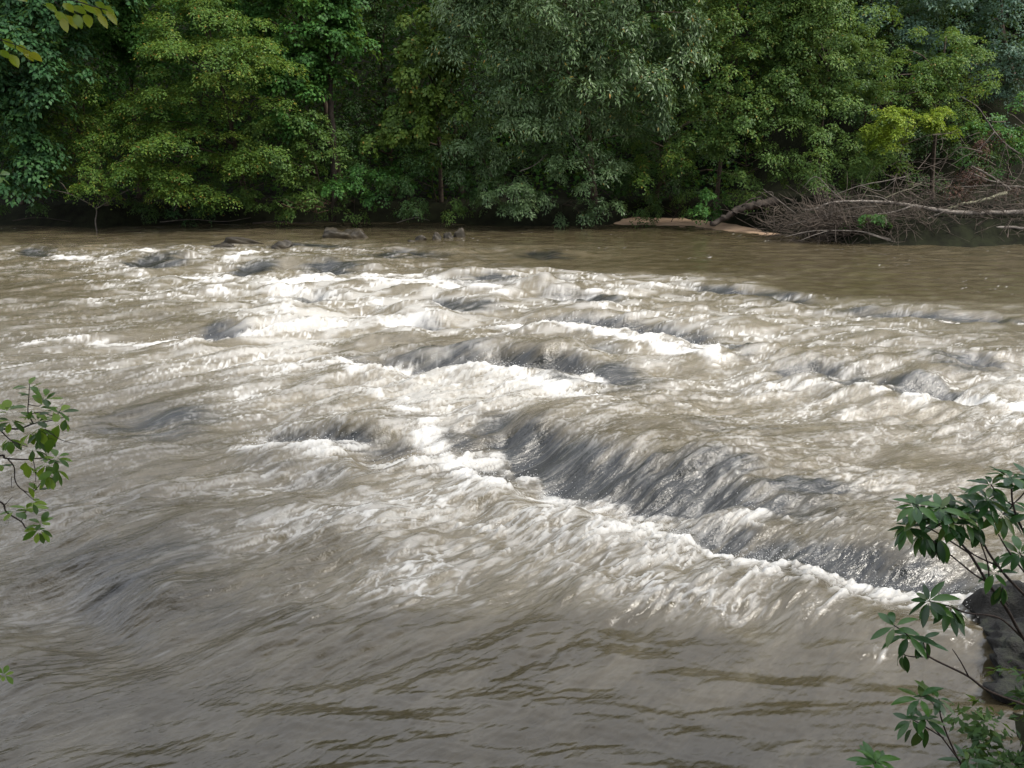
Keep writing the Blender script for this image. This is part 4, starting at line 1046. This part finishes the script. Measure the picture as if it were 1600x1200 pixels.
base = P2(1550, 1260, 3.5)
D3 = 3.35
P3 = lambda x, y, d=D3: atY(x, y, d)
stems = [([base, P3(1500, 1190), P3(1470, 1150), P3(1446, 1122)], .006, .003), ([P3(1474, 1153), P3(1440, 1132), P3(1423, 1123)], .004, .002), ([P3(1520, 1230), P3(1487, 1165), P3(1470, 1120), P3(1467, 1092)], .005, .003), ([P3(1470, 1112), P3(1450, 1092), P3(1437, 1088)], .003, .002)]
root = plant('rhododendron', 'two-stemmed leafy shoot in front of the dark rock near the bottom edge', 'shrub', base, stems)
for (x, y, n, dr, ax, sc) in [(1437, 1088, 7, .2, (-.3, 0, .9), .85), (1467, 1090, 7, .3, (.2, -.1, .9), .85), (1423, 1123, 6, .25, (-.5, 0, .8), .9), (1446, 1121, 6, .2, (.1, -.1, .9), .8), (1444, 1140, 2, 1.4, (0, -.2, -.2), 1.2), (1425, 1138, 1, .9, (-.5, -.2, .1), 1.0), (1510, 1185, 6, .3, (0, 0, 1), .8)]:
    whorl(RV, root, base, P3(x, y), ax, n, dr, sc)
base = P3(1375, 1280, 3.2)
root = plant('rhododendron', 'bright green rosette poking up at the bottom edge', 'shrub', base, [([base, P3(1370, 1230, 3.2), P3(1368, 1190, 3.2)], .005, .003)])
for (x, y, n, dr, ax, sc) in [(1368, 1188, 9, .05, (0, 0, 1), .85), (1372, 1200, 7, .3, (0, -.2, 1), .9)]:
    whorl([RV[3], RV[2]], root, base, P3(x, y, 3.2), ax, n, dr, sc)

# small-leaved undergrowth on the near rock
C, Nn, AX, sz, ti, Cs = crown_arrays([(1580, 1195, 45, 26), (1600, 1185, 60, 30), (1590, 1062, 22, 10), (1530, 1205, 36, 20), (1640, 1200, 80, 50), (1575, 1235, 90, 50)], 3.65, 520, .10, 10, .065, .6, .4, .7, 61, .03)
o = link('bank_undergrowth', leaves_mesh('bank_undergrowth', C, Nn, AX, sz, .4, ti), M['dark'])
tag(o, 'dim undergrowth over the lichened rock at the near bank', 'undergrowth', kind='stuff')

# ------------------------------------------------------------------ branch at the left edge, leaves in the top left corner
SV = leaf_variants('small_leaf', M['spring'], .062, .027, 8, (.0, .2), .3, 1.1)
DL = 3.3
PL = lambda x, y, d=DL: atY(x, y, d)
base = PL(-160, 770, 3.2)
stems = [([base, PL(-60, 700), PL(0, 672), PL(30, 670), PL(52, 662), PL(75, 658), PL(108, 650)], .006, .002), ([PL(0, 672), PL(20, 690), PL(43, 698)], .003, .0015), ([PL(52, 662), PL(44, 645), PL(45, 622), PL(46, 600)], .003, .0015), ([PL(44, 632), PL(62, 634), PL(68, 622)], .002, .0012), ([PL(40, 650), PL(62, 644), PL(85, 650), PL(95, 640)], .0025, .0015), ([PL(70, 670), PL(95, 687), PL(120, 694)], .002, .001),
         ([base, PL(-70, 730), PL(0, 712), PL(8, 716), PL(40, 718), PL(70, 716), PL(90, 724)], .006, .002), ([PL(12, 717), PL(22, 730), PL(24, 752), PL(36, 766), PL(52, 768), PL(66, 752)], .003, .0018), ([PL(36, 766), PL(50, 779), PL(60, 786)], .002, .001), ([PL(18, 745), PL(18, 762)], .0015, .001), ([PL(52, 718), PL(56, 745), PL(52, 766)], .0018, .001),
         ([base, PL(-60, 770), PL(0, 784), PL(10, 800), PL(33, 815), PL(42, 826), PL(62, 828)], .005, .002), ([PL(33, 815), PL(38, 806), PL(40, 798)], .002, .001), ([PL(5, 792), PL(14, 782), PL(20, 776)], .002, .001)]
root = plant('shrub_branch', 'leafy twig with small bright leaves reaching in at the left edge', 'shrub', base, stems)
for (x, y, n, dr, ax, sc) in [(46, 600, 4, .1, (0, 0, 1), .9), (50, 615, 4, .3, (.4, 0, .8), .95), (73, 620, 5, -.1, (.5, 0, .8), 1.1), (48, 640, 3, .8, (0, 0, .3), .9), (80, 642, 4, .5, (.4, 0, .6), .9), (98, 640, 5, .1, (.5, 0, .8), 1.0), (105, 655, 3, .9, (.4, 0, .1), .9), (6, 640, 6, .1, (0, 0, 1), 1.2), (20, 655, 5, .5, (.3, 0, .6), 1.0), (58, 655, 6, .1, (.1, 0, 1), 1.1), (60, 670, 6, .7, (0, -.2, .5), 1.0), (40, 676, 4, .8, (0, 0, .4), 1.0), (10, 688, 7, .6, (0, 0, .6), 1.1),
                              (68, 680, 6, .8, (.2, -.2, .3), 1.0), (58, 695, 3, .9, (0, 0, .3), .9), (78, 706, 2, -.9, (.3, 0, 1), 1.8), (88, 715, 7, .4, (.5, -.1, .6), 1.05), (95, 730, 5, .9, (.4, 0, .2), 1.1), (65, 728, 6, .7, (0, -.2, .5), 1.05), (36, 724, 2, .9, (0, 0, .3), 1.2), (75, 742, 5, .9, (.3, -.1, .2), 1.0), (58, 765, 4, -.2, (.2, 0, .9), .8), (60, 778, 4, .4, (.6, 0, .4), .9), (24, 795, 4, .4, (-.1, 0, .7), 1.2), (40, 796, 4, .3, (.2, 0, .8), 1.1), (63, 816, 5, .2, (.2, 0, .9), 1.0), (62, 828, 6, .8, (.3, -.2, .3), 1.0), (0, 720, 4, .6, (0, 0, .5), 1.1), (-15, 660, 6, .3, (0, 0, .8), 1.1)]:
    whorl(SV, root, base, PL(x, y) + np.array([0, random.uniform(-.03, .03), 0]), ax, n + 1, dr, sc * 1.12, jit=.35)
base = PL(-80, 1090, 3.0)
root = plant('leaf_sprig', 'single bright leaf tuft at the lower left edge', 'shrub', base, [([base, PL(-30, 1065, 3), PL(5, 1056, 3)], .003, .0015)])
whorl([SV[7], SV[3]], root, base, PL(8, 1053, 3.0), (.6, 0, .6), 6, .1, .8)

YV = leaf_variants('yellow_leaf', M['yellow'], .064, .037, 6, (.05, .25), .15, .8)
base = PL(30, -160, 3.4)
stems = [([base, PL(70, -60), PL(95, -10), PL(130, 5), PL(168, 16)], .004, .0015), ([PL(60, -80), PL(72, -20), PL(95, 14)], .003, .0015), ([PL(95, -10), PL(110, 12), PL(128, 26)], .002, .001)]
root = plant('yellowing_branch', 'yellowing leaf spray hanging into the top edge at the left', 'branch', base, stems)
for i, (x, y, dx, dz) in enumerate([(70, 4, .7, -.5), (84, 16, .6, -.6), (98, 4, .7, -.5), (102, 22, .6, -.7), (96, 26, .3, -.9), (112, 8, .8, -.4), (116, 20, .4, -.9), (128, 8, .8, -.4), (134, 20, .3, -.9), (142, 10, .7, -.6), (152, 20, .5, -.8), (158, 8, .7, -.6), (148, 2, .7, -.4), (120, 0, .8, -.3), (22, -6, .8, -.2), (165, 16, .6, -.7)]):
    put_leaf(YV[i % 6], root, base, PL(x, y, 3.3 + random.uniform(-.05, .05)), (dx, random.uniform(-.3, .1), dz), (random.uniform(-.2, .5), -.6, .7), random.uniform(.8, 1.05))
base = PL(-60, 30, 3.4)
root = plant('yellowing_branch', 'small yellowing leaf spray below it at the left edge', 'branch', base, [([base, PL(-20, 55), PL(20, 68), PL(48, 80)], .003, .0012)])
for i, (x, y, dx, dz) in enumerate([(3, 60, .8, -.5), (24, 70, .8, -.5), (44, 80, .8, -.5), (-4, 78, .8, -.4), (16, 84, .5, -.9), (36, 76, .6, -.7)]):
    put_leaf(YV[(i * 2) % 6], root, base, PL(x, y), (dx, -.1, dz), (.2, -.6, .7), random.uniform(.8, 1.0))
base = PL(-50, 262, 3.3)
root = plant('green_sprig', 'green leaf tips at the left edge in front of the far trees', 'branch', base, [([base, PL(-20, 270), PL(2, 272)], .003, .0012)])
whorl([SV[7], SV[1]], root, base, PL(0, 272), (.6, 0, .5), 5, .3, 1.1)
